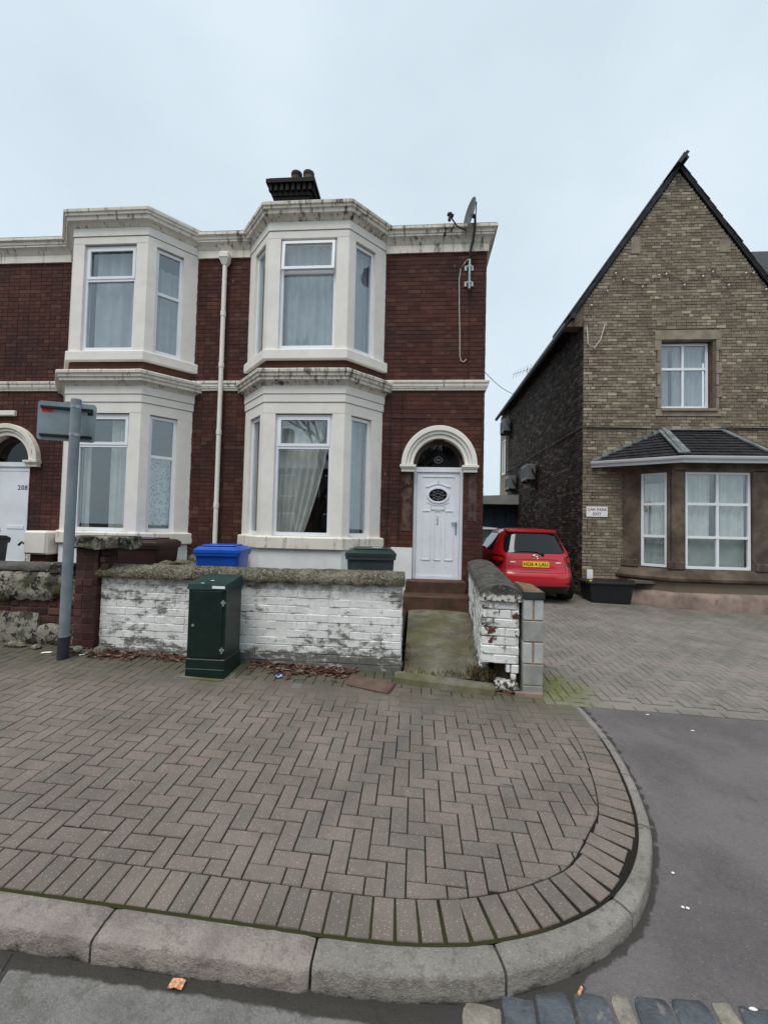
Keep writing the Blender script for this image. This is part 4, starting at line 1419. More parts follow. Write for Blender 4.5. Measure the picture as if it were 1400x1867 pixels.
# chimney stack with corbelled courses and two pots
ch = MB()
cxc, cyc = -3.31, 10.5
for hw_, hd, z0, z1 in ((.42, .30, 7.6, 9.83), (.47, .35, 9.83, 9.92), (.62, .50, 10.17, 10.27), (.56, .44, 10.27, 10.33)):
    ch.box(cxc - hw_, cxc + hw_, cyc - hd, cyc + hd, z0, z1)
ch.box(cxc - .50, cxc + .50, cyc - .38, cyc + .38, 9.91, 10.18)
for i in range(8):
    x0 = cxc - .56 + i * .145
    ch.box(x0, x0 + .08, cyc - .455, cyc - .37, 10.00, 10.175)
for i in range(6):
    y0 = cyc - .40 + i * .145
    ch.box(cxc + .49, cxc + .575, y0, y0 + .08, 10.00, 10.175)
ch.build('chimney', 'brick_soot', roof1)
for px_ in (-3.30, -2.98):
    p = MB()
    pr = [(.0, 10.27), (.145, 10.29), (.13, 10.45), (.12, 10.70), (.145, 10.73), (.145, 10.79), (.12, 10.81), (.09, 10.77), (.0, 10.74)]
    p.grid([[(px_ + r_ * math.cos(2 * math.pi * k / 16), cyc + r_ * math.sin(2 * math.pi * k / 16), z) for k in range(16)] for r_, z in pr], closed=True)
    p.build('chimney_pot', 'stone_brown', roof1, smooth=40)
# doorsteps
m = MB(); m.cbox(-.20, .93, 7.12, 8.0, .15, .465, .018); roughen(m, .004, 4, 3); m.build('doorstep', 'step_red', H1, smooth=40)
m = MB(); m.cbox(-.17, .90, 7.52, 8.0, .45, .668, .015); roughen(m, .004, 4, 5); m.build('doorstep', 'step_red', H1, smooth=40)
m = MB(FRONT); m.box(-.46, -.065, .2, 1.24, -.02, .012); m.build('white_painted_base', 'paint_white_wall', H1)
m = MB(FRONT); m.box(-.70, -.46, .2, 1.22, -.02, .010); m.build('white_painted_base', 'paint_white_wall', H1)
# downpipe between the two bays
m = MB()
xp = -3.79
m.tube([(xp, YF - .075, 6.62), (xp, YF - .075, .25)], .042, 12)
for z in (1.9, 3.3, 4.6, 5.6):
    m.tube([(xp, YF - .075, z), (xp, YF - .075, z + .09)], .050, 12)
pipe = m.build('downpipe', 'paint_cream', H1, smooth=40)
m = MB(); m.cbox(xp - .10, xp + .10, YF - .17, YF - .01, 6.70, 6.84, .025); m.hull2([(xp - .045, YF - .12, 6.60), (xp + .045, YF - .12, 6.60), (xp + .045, YF - .03, 6.60), (xp - .045, YF - .03, 6.60)], [(xp - .09, YF - .16, 6.71), (xp + .09, YF - .16, 6.71), (xp + .09, YF - .01, 6.71), (xp - .09, YF - .01, 6.71)])
m.build('hopper_head', 'paint_cream', pipe)
# thin black cables tacked to the brickwork
m = MB(FRONT)
m.tube([(-.50, 3.66, .012), (.2, 3.655, .012), (1.19, 3.65, .012)], .006, 5)
m.tube([(-.30, 4.15, .012), (-.31, 2.9, .012), (-.33, 1.3, .012)], .006, 5)
m.tube([(.90, 6.05, .012), (.90, 4.36, .012)], .005, 5)
m.tube([(-.50, 4.15, .012), (-.52, 2.6, .012), (-.54, 1.3, .012)], .009, 5)
m.build('wall_cable', 'plastic_black', H1)

# cement smears either side of the door, with a scrawl on the left one
def smear(u0, u1, v0, v1, seed):
    m = MB(FRONT); rw = []
    for j in range(15):
        v = v0 + (v1 - v0) * j / 14
        a = u0 + mnoise.noise(Vector((v * 6, seed, 0))) * .05; b = u1 + mnoise.noise(Vector((v * 5, seed, 9))) * .05
        rw.append([(a + (b - a) * i / 6, v, .0065 + mnoise.noise(Vector((i, v * 20, seed))) * .002 - (.009 if i in (0, 6) else 0)) for i in range(7)])
    m.grid(rw); return m.build('cement_smear', 'cement_smear', H1, smooth=50, recalc=False)
plain('cement_smear', (.095, .062, .053), .95, .45, 8, .2, bump=.5, dirt=.5, dirtc=(.05, .035, .032))
sm = smear(-.27, -.10, 1.55, 2.63, 1)
smear(.93, 1.10, 1.75, 2.62, 4)
m = MB(FRONT)
m.tube([(-.23, 2.50, .014), (-.25, 2.38, .014), (-.27, 2.28, .014), (-.26, 2.32, .014), (-.20, 2.42, .014), (-.17, 2.41, .014), (-.21, 2.33, .014)], .007, 5)
m.tube([(-.17, 2.36, .014), (-.13, 2.40, .014), (-.14, 2.35, .014), (-.11, 2.43, .014)], .006, 5)
m.build('scrawl', 'print_black', sm)
# --- the left hand house
H2 = thing('terraced_house', 'dark red brick terrace house numbered 208 with cream bay and lace curtains', 'house', (-6.5, YF, .2), 'pair of red brick terraced houses')
house_front(H2, XL, PARTY, BAYS['far'], -8.16, False)
make_bay(H2, BAYS['far'], True)
arch_door(H2, -8.16, None, False)
m = MB()
m.add([(XL, YF - .02, 7.16), (PARTY, YF - .02, 7.16), (PARTY, 10.5, 8.62), (XL, 10.5, 8.62), (PARTY, 13.3, 7.16), (XL, 13.3, 7.16)], [(0, 1, 2, 3), (3, 2, 4, 5)])
m.build('roof', 'slate_dark', H2, recalc=False)
m = MB(); m.box(XL, PARTY, 12.95, 13.2, .1, 7.2); m.box(XL, XL + .2, YF + .1, 13.2, .1, 7.2); m.build('rear_wall', 'mortar_dark', H2)
m = MB(); m.cbox(-8.66, -7.66, 7.2, 8.0, .15, .62, .015); m.build('doorstep', 'step_red', H2)
m = MB(FRONT); m.cbox(-8.55, -8.02, 3.66, 3.76, 0, .07, .012); m.build('porch_light', 'paint_cream', H2)
m = MB(FRONT); m.cbox(-6.60 - .9, -6.45 - .9 + .06, 4.62, 4.76, -.002, .006, .003); m.build('air_brick', 'brick_pier', H2)
m = MB(FRONT); m.box(-7.70, -6.98, .2, 1.16, -.02, .010); m.build('white_painted_base', 'paint_cream_stained', H2)

# ================================================================== THE BROWN GABLED BUILDING
BY, BX = 10.0, 3.80
APX, APZ, GSL = 5.92, 10.14, 1.46
EAV = APX - 3.52                    # run of the roof slope
BR = APX + (APX - BX)               # right end of the gable
H3 = thing('gabled_house', 'tall brown brick gabled house with slate roofed stone bay beside the driveway', 'house', (6.0, BY, .1))
BF = wall_frame(0, BY, 1, 0)
def gcut(v):
    c = [(5.50, 6.66)] if 4.36 < v < 6.20 else []
    if 4.24 < v < 6.33: c = [(5.42, 6.80)]
    if v > 6.40:
        k = max(0.02, (APZ - .10 - v) / GSL)
        c += [(-50, APX - k), (APX + k, 50)]
    if v < 3.15: c += [(4.70, 8.06)]
    return c
brick_stuff('facing_bricks', BF, H3, 'brick_brown', cells(BX, 9.4, .12, APZ - .1, gcut, L=.205, H=.0705, J=.012, bond=2, seed=21), 21, prd=.007, lean=.004)
# the gable wall behind the bricks, with the openings left free
m = MB(BF)
gz = 6.40
m.box(BX + .004, 4.70, .0, 4.24, -.3, -.007); m.box(8.06, 9.4, .0, 4.24, -.3, -.007); m.box(4.70, 8.06, 3.10, 4.24, -.3, -.007)
m.box(BX + .004, 5.50, 4.24, gz, -.3, -.007); m.box(6.66, 9.4, 4.24, gz, -.3, -.007); m.box(5.50, 6.66, 6.08, gz, -.3, -.007)
m.box(5.50, 6.66, 4.24, 4.44, -.3, -.007)
k = (APZ - .1 - gz) / GSL
m.add([(APX - k, gz, -.007), (APX + k, gz, -.007), (APX, APZ - .1, -.007), (APX - k, gz, -.3), (APX + k, gz, -.3), (APX, APZ - .1, -.3)], [(0, 1, 2), (5, 4, 3), (0, 3, 4, 1), (1, 4, 5, 2), (2, 5, 3, 0)])
m.build('wall', 'mortar_brown', H3)
# soot dark flank
SF = wall_frame(BX, BY, 0, -1)       # u runs away from the street as negative numbers; faces the driveway
SFx = lambda u, v, d: (BX - d, BY + u, v)
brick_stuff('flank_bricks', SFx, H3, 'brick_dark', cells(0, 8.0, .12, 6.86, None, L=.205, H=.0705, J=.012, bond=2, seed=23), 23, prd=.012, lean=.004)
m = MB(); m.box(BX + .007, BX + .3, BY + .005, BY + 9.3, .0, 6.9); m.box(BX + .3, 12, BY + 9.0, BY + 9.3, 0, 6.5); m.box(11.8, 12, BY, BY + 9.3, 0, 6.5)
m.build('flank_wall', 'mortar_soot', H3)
# rear wing seen past the flank
m = MB(); m.box(BX - .01, BX + .25, BY + 8.0, BY + 9.6, .1, 6.75); m.build('rear_wing', 'brick_brown', H3)
wr_ = lambda u, v, d: (BX - .01 - d, BY + u, v)
window(H3, wr_, 8.35, 9.05, 4.0, 5.5, d=.03)
# roof planes, verge and barge
rf = MB()
def slope(side, y0, y1, th=.09, ov=.30):
    k = EAV
    xo = APX + side * k
    zo = APZ - k * GSL
    nx, nz = side * GSL / math.hypot(1, GSL), 1 / math.hypot(1, GSL)
    A = [(APX, y0, APZ), (xo, y0, zo), (xo, y1, zo), (APX, y1, APZ)]
    rf.hull2(A, [(x + nx * th, y, z + nz * th) for x, y, z in A])
slope(-1, BY - .06, BY + 9.4, .035); slope(1, BY - .06, BY + 9.4, .035)
roof3 = rf.build('roof', 'slate_dark', H3)
# verge slates, one by one up each rake
kk = EAV - .02
ln = kk * math.hypot(1, GSL)
nv = 17
for side in (-1, 1):
    tx, tz = side / math.hypot(1, GSL), -GSL / math.hypot(1, GSL)
    nx, nz = side * GSL / math.hypot(1, GSL), 1 / math.hypot(1, GSL)
    for i in range(nv):
        a, b = ln * i / nv, ln * (i + 1) / nv + .07
        j = rnd.uniform(-.012, .012)
        h0, h1 = .040 + j * .3, .058 + j * .3
        P = [(APX + tx * q + nx * h, z_, APZ + tz * q + nz * h) for q, h, z_ in ((a, .03 + j * .3, 0), (b, h0, 0), (b, h1, 0), (a, .04 + j * .3, 0))]
        mb = MB()
        y0, y1 = BY - .075 + rnd.uniform(-.01, .01), BY + .35
        mb.hull2([(p[0], y0, p[2]) for p in P], [(p[0], y1, p[2]) for p in P])
        mb.build('verge_slate', 'slate_dark', roof3)
for side in (-1, 1):
    tx, tz = side / math.hypot(1, GSL), -GSL / math.hypot(1, GSL)
    nx, nz = side * GSL / math.hypot(1, GSL), 1 / math.hypot(1, GSL)
    A = [(APX, 0, APZ - .02), (APX + tx * ln, 0, APZ + tz * ln - .02)]
    mb = MB()
    q = [(A[0][0] - nx * .02, A[0][2] - nz * .02), (A[1][0] - nx * .02, A[1][2] - nz * .02), (A[1][0] + nx * .02, A[1][2] + nz * .02), (A[0][0] + nx * .02, A[0][2] + nz * .02)]
    mb.hull2([(x, BY - .05, z) for x, z in q], [(x, BY - .004, z) for x, z in q])
    mb.build('bargeboard', 'slate_dark', H3)
# ridge tile, slipped and broken at the gable end
mb = MB(); mb.hull2([(APX - .20, BY - .30, APZ - .13), (APX, BY - .30, APZ + .14), (APX + .06, BY - .30, APZ + .10), (APX - .12, BY - .30, APZ - .14)], [(APX - .20, BY + .3, APZ - .10), (APX, BY + .3, APZ + .14), (APX + .06, BY + .3, APZ + .10), (APX - .12, BY + .3, APZ - .11)])
mb.build('ridge_tile', 'slate_dark', roof3)
mb = MB(); mb.hull2([(APX - .02, BY - .24, APZ + .16), (APX + .09, BY - .24, APZ + .02), (APX + .05, BY - .24, APZ - .02), (APX - .05, BY - .24, APZ + .06)], [(APX - .02, BY + 9, APZ + .16), (APX + .09, BY + 9, APZ + .02), (APX + .05, BY + 9, APZ - .02), (APX - .05, BY + 9, APZ + .06)])
mb.build('ridge_tile', 'slate_dark', roof3)
# black eaves gutter along the flank
mb = MB(); kx = APX - EAV
zo = APZ - EAV * GSL
mb.tube([(kx + .02, BY - .12, zo - .03), (kx + .02, BY + 9.35, zo - .03)], .07, 8); mb.box(kx + .10, BX - .01, BY + .05, BY + 9.3, zo + .12, zo + .16)
mb.build('eaves_gutter', 'iron_black', H3)
# the neighbouring roof of the cross wing on the right
mb = MB(); mb.hull2([(8.0, 11.2, 7.3), (14, 11.2, 7.3), (14, 13.4, 10.15), (8.0, 13.4, 10.15)], [(8.0, 11.15, 7.38), (14, 11.15, 7.38), (14, 13.4, 10.28), (8.0, 13.4, 10.28)])
mb.build('cross_roof', 'slate_dark', roof3)
# skew stones set in the gable
for x0, x1, z0, z1 in ((4.86, 5.06, 8.10, 8.50), (6.80, 7.04, 8.08, 8.38)):
    mb = MB(BF); mb.cbox(x0, x1, z0, z1, -.05, .012, .006); mb.build('gable_stone', 'stone_surround', H3)
# stone surround of the upstairs window, block by block
for x0, x1, z0, z1 in ((5.39, 6.83, 6.05, 6.27), (5.40, 6.82, 4.28, 4.45)):
    mb = MB(BF); mb.cbox(x0, x1, z0, z1, -.22, .022, .008); mb.build('window_stone', 'stone_surround', H3)
for i, z in enumerate((4.455, 4.72, 5.0, 5.27, 5.54, 5.80)):
    w = .12 if i % 2 else .06
    for s in (-1, 1):
        xe = 5.50 if s < 0 else 6.72
        mb = MB(BF)
        mb.cbox(xe - w if s < 0 else xe, xe + .03 if s < 0 else xe + w, z, z + (.26 if i < 5 else .245), -.22, .016 + .003 * (i % 3), .008)
        mb.build('window_stone', 'stone_surround', H3)
mb = MB(BF); mb.hull2([(5.52, 4.40, .06), (6.73, 4.40, .06), (6.73, 4.46, .06), (5.52, 4.46, .06)], [(5.52, 4.44, -.2), (6.73, 4.44, -.2), (6.73, 4.50, -.2), (5.52, 4.50, -.2)]); mb.build('window_sill', 'stone_surround', H3)
window(H3, BF, 5.53, 6.63, 4.485, 6.02, d=-.13, cols=(6.08,), rows=(5.42,), sash=False, curtain=[('net_white', 5.58, 5.80, 4.5, 6.0, 0, 3), ('net_white', 5.92, 6.60, 4.5, 6.0, 0, 5, .03)], cgap=.12)
mb = MB(BF); mb.box(6.635, 6.725, 4.45, 6.05, -.2, -.12); mb.build('window_reveal', 'timber_brown', H3)
mb = MB(); mb.box(5.3, 7.0, 12.0, 12.1, 4.2, 6.4); mb.box(4.75, 8.0, 12.0, 12.1, .5, 3.2); mb.box(4.72, 8.05, 9.5, 12.1, .52, .58); mb.box(4.72, 8.05, 10.0, 12.1, 3.12, 3.18); mb.box(5.2, 7.1, 10.3, 12.0, 4.26, 4.32); mb.box(5.2, 7.1, 10.3, 12.0, 6.2, 6.26)
mb.build('room', 'door_room', H3)
# dark string course and a cable
mb = MB(BF); mb.box(BX, 5.2, 3.975, 4.005, -.01, .012); mb.box(7.1, 9.4, 3.975, 4.005, -.01, .012); mb.build('string_course', 'stone_brown', H3)
mb = MB(BF); mb.tube([(BX + .01, 4.02, .02), (5.0, 4.0, .025), (6.2, 3.96, .03), (7.0, 4.02, .025), (9.4, 3.99, .02)], .012, 5); mb.build('wall_cable', 'plastic_black', H3)
mb = MB(SFx); mb.tube([(0.02, 4.02, .02), (5.0, 4.03, .03), (9.3, 4.05, .02)], .014, 5); mb.tube([(8.2, 6.3, .03), (8.2, 3.9, .03)], .03, 6); mb.build('wall_cable', 'stone_brown', H3)
mb = MB(BF); mb.tube([(3.86, 6.36, .05), (3.88, 5.95, .06), (4.02, 5.86, .06), (4.16, 6.05, .06), (4.26, 6.42, .05)], .012, 6); mb.build('wall_cable', 'cable_white', H3)

# ---- ground floor stone bay
VA, VB_, VC, VD = (4.685, 10.0), (5.42, 9.30), (7.25, 9.30), (7.985, 10.0)
VP = [VA, VB_, VC, VD]
vp2 = [lerp2(VB_, VA, 1.1), VB_, VC, lerp2(VC, VD, 1.1)]
mb = MB().sweep([(-.28, -.1), (.16, -.1), (.16, .30), (.12, .36), (.05, .385), (-.28, .39)], vp2); roughen(mb, .008, 3, 2); mb.build('bay_plinth', 'stone_plinth', H3, smooth=40)
mb = MB().sweep([(-.28, .38), (.03, .38), (.03, .60), (-.28, .60)], vp2); mb.build('bay_base', 'brick_brown', H3)
mb = MB().sweep([(-.28, .59), (.05, .59), (.11, .63), (.12, .68), (.09, .72), (.04, .80), (.0, .86), (-.28, .87)], vp2); mb.build('bay_sill', 'stone_brown', H3, smooth=40)
def bay_face(A, B):
    return wall_frame(A[0], A[1], B[0] - A[0], B[1] - A[1]), math.dist(A, B)
lf3, ll = bay_face(VA, VB_)
ff3, lfw = bay_face(VB_, VC)
rf3, lr = bay_face(VC, VD)
for fr, spans in ((lf3, ((-.05, .36 * ll), (.855 * ll, ll - .02))), (ff3, ((-.06, .22), (1.55, lfw + .06))), (rf3, ((.02, .145 * lr), (.64 * lr, lr + .05)))):
    for a, b in spans:
        mb = MB(fr); mb.cbox(a, b, .84, 2.96, -.26, .0, .012); mb.build('bay_pier', 'stone_brown', H3)
        mb = MB(fr); mb.cbox(a + .03, b - .03, .855, 1.02, -.2, .035, .012); mb.build('pier_base', 'stone_brown', H3)
mb = MB().sweep([(-.28, 2.93), (.0, 2.93), (.0, 3.05), (.03, 3.06), (.03, 3.16), (-.28, 3.16)], vp2); mb.build('bay_lintel', 'stone_brown', H3)
window(H3, ff3, .235, 1.535, .875, 2.925, d=-.05, cols=(.885,), rows=(1.545, 2.245), bar=.05, curtain=[('net_grey', .27, .80, 1.55, 2.9, 0, 5, .03), ('net_grey', .97, 1.50, 1.55, 2.9, 0, 5, .03), ('net_pale', .27, 1.5, .88, 1.55, 0, 4, .008)], cgap=.12)
window(H3, lf3, .362 * ll, .853 * ll, .885, 2.925, d=-.05, rows=(1.545, 2.245), bar=.05, curtain=[('net_grey', .38 * ll, .84 * ll, 1.55, 2.7, 0, 4, .03), ('net_pale', .38 * ll, .84 * ll, .9, 1.55, 0, 3, .008)], cgap=.12)
window(H3, rf3, .147 * lr, .638 * lr, .885, 2.925, d=-.05, rows=(1.545, 2.245), bar=.05)
# hipped slate roof over the bay
EA, EB, EC, ED = Vector((3.99, 9.985, 3.20)), Vector((5.44, 9.07, 3.23)), Vector((7.23, 9.07, 3.23)), Vector((8.68, 9.985, 3.20))
TA, TB = Vector((5.56, 9.99, 3.93)), Vector((6.86, 9.99, 3.93))
mb = MB(); mb.add([tuple(p) for p in (EA, EB, EC, ED, TA, TB)], [(0, 1, 4), (1, 2, 5, 4), (2, 3, 5), (0, 3, 2, 1), (0, 4, 5, 3)]); bayroof = mb.build('bay_roof', 'slate_dark', H3)
sl = MB()
rs = random.Random(3)
def slate_tri(P00, P01, P10, P11, rows_n):
    """rows of slates between a bottom edge P00-P01 and a top edge P10-P11"""
    nrm = (P01 - P00).cross(P10 - P00 if (P10 - P00).length > .01 else P11 - P00).normalized()
    if nrm.z < 0: nrm = -nrm
    for r_ in range(rows_n):
        t0, t1 = r_ / rows_n, min(1.0, (r_ + 1.35) / rows_n)
        a0, b0 = P00.lerp(P10, t0), P01.lerp(P11, t0)
        a1, b1 = P00.lerp(P10, t1), P01.lerp(P11, t1)
        L_ = (b0 - a0).length
        n = max(1, round(L_ / .19))
        for i in range(n):
            q0, q1 = (i + .02 + (.5 / n if 0 else 0)) / n, (i + .97) / n
            lift = .022 + rs.uniform(-.003, .006)
            sl.tint = rs.random() * .999 + .0005
            A = [a0.lerp(b0, q0) + nrm * (lift + .008), a0.lerp(b0, q1) + nrm * (lift + .008), a1.lerp(b1, q1) + nrm * .008, a1.lerp(b1, q0) + nrm * .008]
            sl.hull2([tuple(p - nrm * .008) for p in A], [tuple(p) for p in A])
slate_tri(EB, EC, TA, TB, 9)
slate_tri(EA, EB, TA - (TA - EA) * .02, TA, 9)
slate_tri(EC, ED, TB, TB + Vector((.03, 0, 0)), 9)
o = sl.build('slate_course', 'slate_dark', bayroof); o['kind'] = 'stuff'
def strip3(a, b, w, th=.03, name='lead_hip', mat='lead', up=Vector((0, 0, 1))):
    d = (b - a).normalized(); sd = d.cross(up).normalized() * w
    n = sd.cross(d).normalized()
    if n.z < 0: n = -n
    q = [a - sd, a + sd, b + sd, b - sd]
    mb = MB(); mb.hull2([tuple(p + n * .02) for p in q], [tuple(p + n * (.02 + th)) for p in q]); mb.build(name, mat, bayroof)
strip3(EB + Vector((.02, -.02, .02)), TA, .11); strip3(EB + Vector((0, 0, .03)), TA + Vector((0, 0, .02)), .03, .045)
strip3(EC, TB, .08)
strip3(TA + Vector((-.02, 0, .0)), TB, .07)
for i in range(7):                                   # stepped flashing up the left slope
    a, b = EA.lerp(TA, i / 7), EA.lerp(TA, (i + 1) / 7)
    mb = MB(); mb.hull2([(a.x, 9.955, a.z - .03), (b.x + .02, 9.955, b.z - .03), (b.x + .02, 9.955, b.z + .035), (a.x, 9.955, b.z + .0)], [(a.x, 9.992, a.z - .03), (b.x + .02, 9.992, b.z - .03), (b.x + .02, 9.992, b.z + .035), (a.x, 9.992, b.z + .0)]); mb.build('step_flashing', 'lead', bayroof)
mb = MB().sweep([(-.02, -.13), (.015, -.13), (.02, -.05), (.08, -.06), (.10, -.03), (.105, .0), (.085, .0), (.07, -.03), (-.02, -.02)], [(EA.x, EA.y), (EB.x, EB.y), (EC.x, EC.y), (ED.x, ED.y)])
mb.v = [(x, y, z + 3.21) for x, y, z in mb.v]
mb.build('gutter', 'upvc_white', bayroof, smooth=30)
mb = MB().sweep([(-.25, 3.09), (-.03, 3.09), (-.03, 3.14), (-.25, 3.14)], [(EA.x + .2, EA.y), (EB.x, EB.y), (EC.x, EC.y), (ED.x - .2, ED.y)]); mb.build('soffit', 'stone_brown', bayroof)

# ---- sign on the wall
t = thing('wall_sign', 'small white sign reading car park exit on brown brick wall', 'sign', (4.12, BY - .01, 1.94))
mb = MB(BF); mb.cbox(3.885, 4.355, 1.95, 2.185, .004, .022, .003); mb.build('panel', 'white_paper', t)
mb = MB(BF); text_into(mb, 'CAR PARK', .088, 4.12, 2.115, .0235, BF, spacing=1.05); text_into(mb, 'EXIT', .088, 4.12, 2.015, .0235, BF, spacing=1.05); mb.build('lettering', 'print_maroon', t)

# ---- string of lights looped across the gable
t = thing('string_lights', 'black cable of small pale bulbs looped across the brown gable', 'lights', (5.9, BY - .03, 6.5))
lp = [(1062, 592), (1080, 556), (1107, 530), (1122, 490), (1137, 508), (1170, 522), (1205, 498), (1215, 497), (1246, 516), (1285, 500), (1292, 484), (1312, 508), (1328, 518), (1360, 495), (1378, 497), (1394, 524)]
pts = []
for a, b in lp:
    p = onY(a, b, BY - .03); pts.append((p.x, p.y, p.z))
mb = MB(); mb.tube(pts, .005, 5); mb.build('cable', 'plastic_black', t)
for i, (a, b) in enumerate(((1078, 555), (1107, 529), (1122, 497), (1136, 508), (1171, 521), (1201, 500), (1214, 498), (1247, 518), (1281, 502), (1299, 494), (1328, 518), (1359, 496), (1373, 496), (1396, 526))):
    p = onY(a, b, BY - .06)
    mb = MB(); mb.ellipsoid((p.x, p.y, p.z - .02), .021, .021, .026); mb.build('bulb', 'bulb', t, smooth=60)
    mb = MB(); mb.tube([(p.x, p.y + .01, p.z + .045), (p.x, p.y, p.z + .005)], .018, 6); mb.build('lamp_holder', 'plastic_black', t)

# ---- black planter box with a white card
t = thing('storage_box', 'low black plastic box at foot of brown wall', 'box', (4.1, 9.5, pav(4.1, 9.5)))
zb = pav(4.1, 9.5)
mb = MB(); mb.hull2([(3.72, 9.24, zb), (4.50, 9.24, zb), (4.50, 9.74, zb), (3.72, 9.74, zb)], [(3.66, 9.20, zb + .40), (4.55, 9.20, zb + .40), (4.55, 9.78, zb + .40), (3.66, 9.78, zb + .40)]); mb.build('body', 'plastic_black', t)
mb = MB(); mb.cbox(3.63, 4.58, 9.17, 9.81, zb + .385, zb + .44, .015); mb.build('lid', 'plastic_black', t)
mb = MB(); mb.cbox(3.70, 3.75, 9.30, 9.36, zb + .43, zb + .46, .01); mb.build('yellow_clip', 'plate_yellow', t)
mb = MB(); mb.cbox(3.87, 4.00, 9.88, 9.92, zb + .3, .75, .006); solo('white_card', mb, 'white_paper', 'small white card standing behind black box against wall', 'card')

# ---- air conditioning units on the dark flank
def ac(y, z, lab):
    t = thing('air_conditioner', lab, 'air conditioner', (BX - .2, y, z), 'air conditioning units on the dark flank wall')
    mb = MB(); mb.cbox(BX - .36, BX - .08, y - .36, y + .36, z, z + .50, .02); mb.build('casing', 'ac_grey', t)
    mb = MB()
    for k in range(7): mb.box(BX - .366, BX - .358, y - .30 + k * .09, y - .27 + k * .09, z + .08, z + .42)
    mb.build('grille', 'iron_black', t)
    mb = MB(); mb.hull2([(BX - .35, y - .3, z - .06), (BX - .008, y - .3, z - .30), (BX - .008, y - .3, z), (BX - .35, y - .3, z)], [(BX - .35, y - .26, z - .06), (BX - .008, y - .26, z - .30), (BX - .008, y - .26, z), (BX - .35, y - .26, z)]); mb.build('bracket', 'iron_black', t)
    mb = MB(); mb.box(BX - .35, BX - .008, y + .26, y + .3, z - .06, z); mb.build('bracket', 'iron_black', t)
    mb = MB(); mb.tube([(BX - .2, y - .355, z + .35), (BX - .2, y - .42, z + .3), (BX - .1, y - .42, z + .1), (BX - .03, y - .40, z - .25)], .02, 6); mb.build('hose', 'plastic_black', t)
ac(17.6, 5.60, 'grey air conditioning unit high under the eaves of the dark flank')
ac(13.9, 3.20, 'grey air conditioning unit on dark flank, lower one closer to the street')
ac(16.5, 3.15, 'grey air conditioning unit on dark flank, lower one above the garage')

# ---- garage across the end of the driveway
t = thing('garage', 'flat roofed garage with dark blue doors behind the parked cars', 'garage', (2.5, 16.4, .3))
mb = MB(); mb.box(1.25, 3.79, 16.35, 20, .1, 2.6); mb.build('wall', 'brick_dark', t)
mb = MB(); mb.hull2([(1.15, 16.0, 2.55), (3.79, 16.0, 2.55), (3.79, 20.1, 2.75), (1.15, 20.1, 2.75)], [(1.15, 16.0, 2.80), (3.79, 16.0, 2.92), (3.79, 20.1, 3.1), (1.15, 20.1, 3.0)]); mb.build('roof', 'fascia_grey', t)
for k in range(6):
    mb = MB(); mb.cbox(1.34 + k * .405, 1.34 + k * .405 + .395, 16.29, 16.36, .25, 2.42, .008); mb.build('door_board', 'garage_blue', t)

# ---- television aerial and overhead wire
t = thing('television_aerial', 'thin television aerial on a short mast above the flank eaves', 'aerial', (4.07, 16, 6.6))
mb = MB(); mb.tube([(4.07, 16, 6.4), (4.05, 16, 7.75)], .014, 6); mb.build('mast', 'galvanised', t)
mb = MB(); mb.tube([(3.50, 15.9, 7.42), (4.20, 16.1, 7.72)], .010, 6)
for k in range(6):
    q = k / 5; x = 3.55 + .6 * q; z = 7.44 + .26 * q
    mb.tube([(x + .02, 15.9, z + .12), (x - .02, 16.1, z - .12)], .006, 5)
mb.build('elements', 'galvanised', t)
mb = MB(); P0, P1 = Vector((1.22, 9.5, 5.45)), Vector((3.6, 15.0, 6.35))
mb.tube([tuple(P0.lerp(P1, i / 10) - Vector((0, 0, .22 * 4 * (i / 10) * (1 - i / 10)))) for i in range(11)], .008, 5)
solo('overhead_wire', mb, 'plastic_black', 'thin sagging overhead wire between the red house and brown building', 'wire')

# ================================================================== GARDEN WALLS
rb = random.Random(17)
# ---- whitewashed front wall
GW = thing('garden_wall', 'low whitewashed brick garden wall with grimy peeling paint and lichened coping', 'wall', (-1.9, 4.82, .0))
GF = wall_frame(0, 4.72, 1, 0)
gx0, gx1 = -3.685, -.135
mb = MB(); mb.hull2([(gx0 + .01, 4.7235, -.06), (gx1 - .008, 4.7235, -.06), (gx1 - .008, 4.94, -.06), (gx0 + .01, 4.94, -.06)], [(gx0 + .01, 4.7235, .96), (gx1 - .008, 4.7235, .97), (gx1 - .008, 4.94, .97), (gx0 + .01, 4.94, .96)])
mb.build('wall_core', 'whitewash_joint', GW)
for a, b, c, d in cells(gx0, gx1, -.015, .962, lambda v: [(-9, -3.3)] if False else [], L=.232, H=.0888, J=.008, bond=5, seed=31, minlen=.05):
    if d < pav((a + b) / 2, 4.7) - .01: continue
    brick_obj(GW, 'whitewash', GF, 0, a, b, c, d, .10, rb, r=.0045)
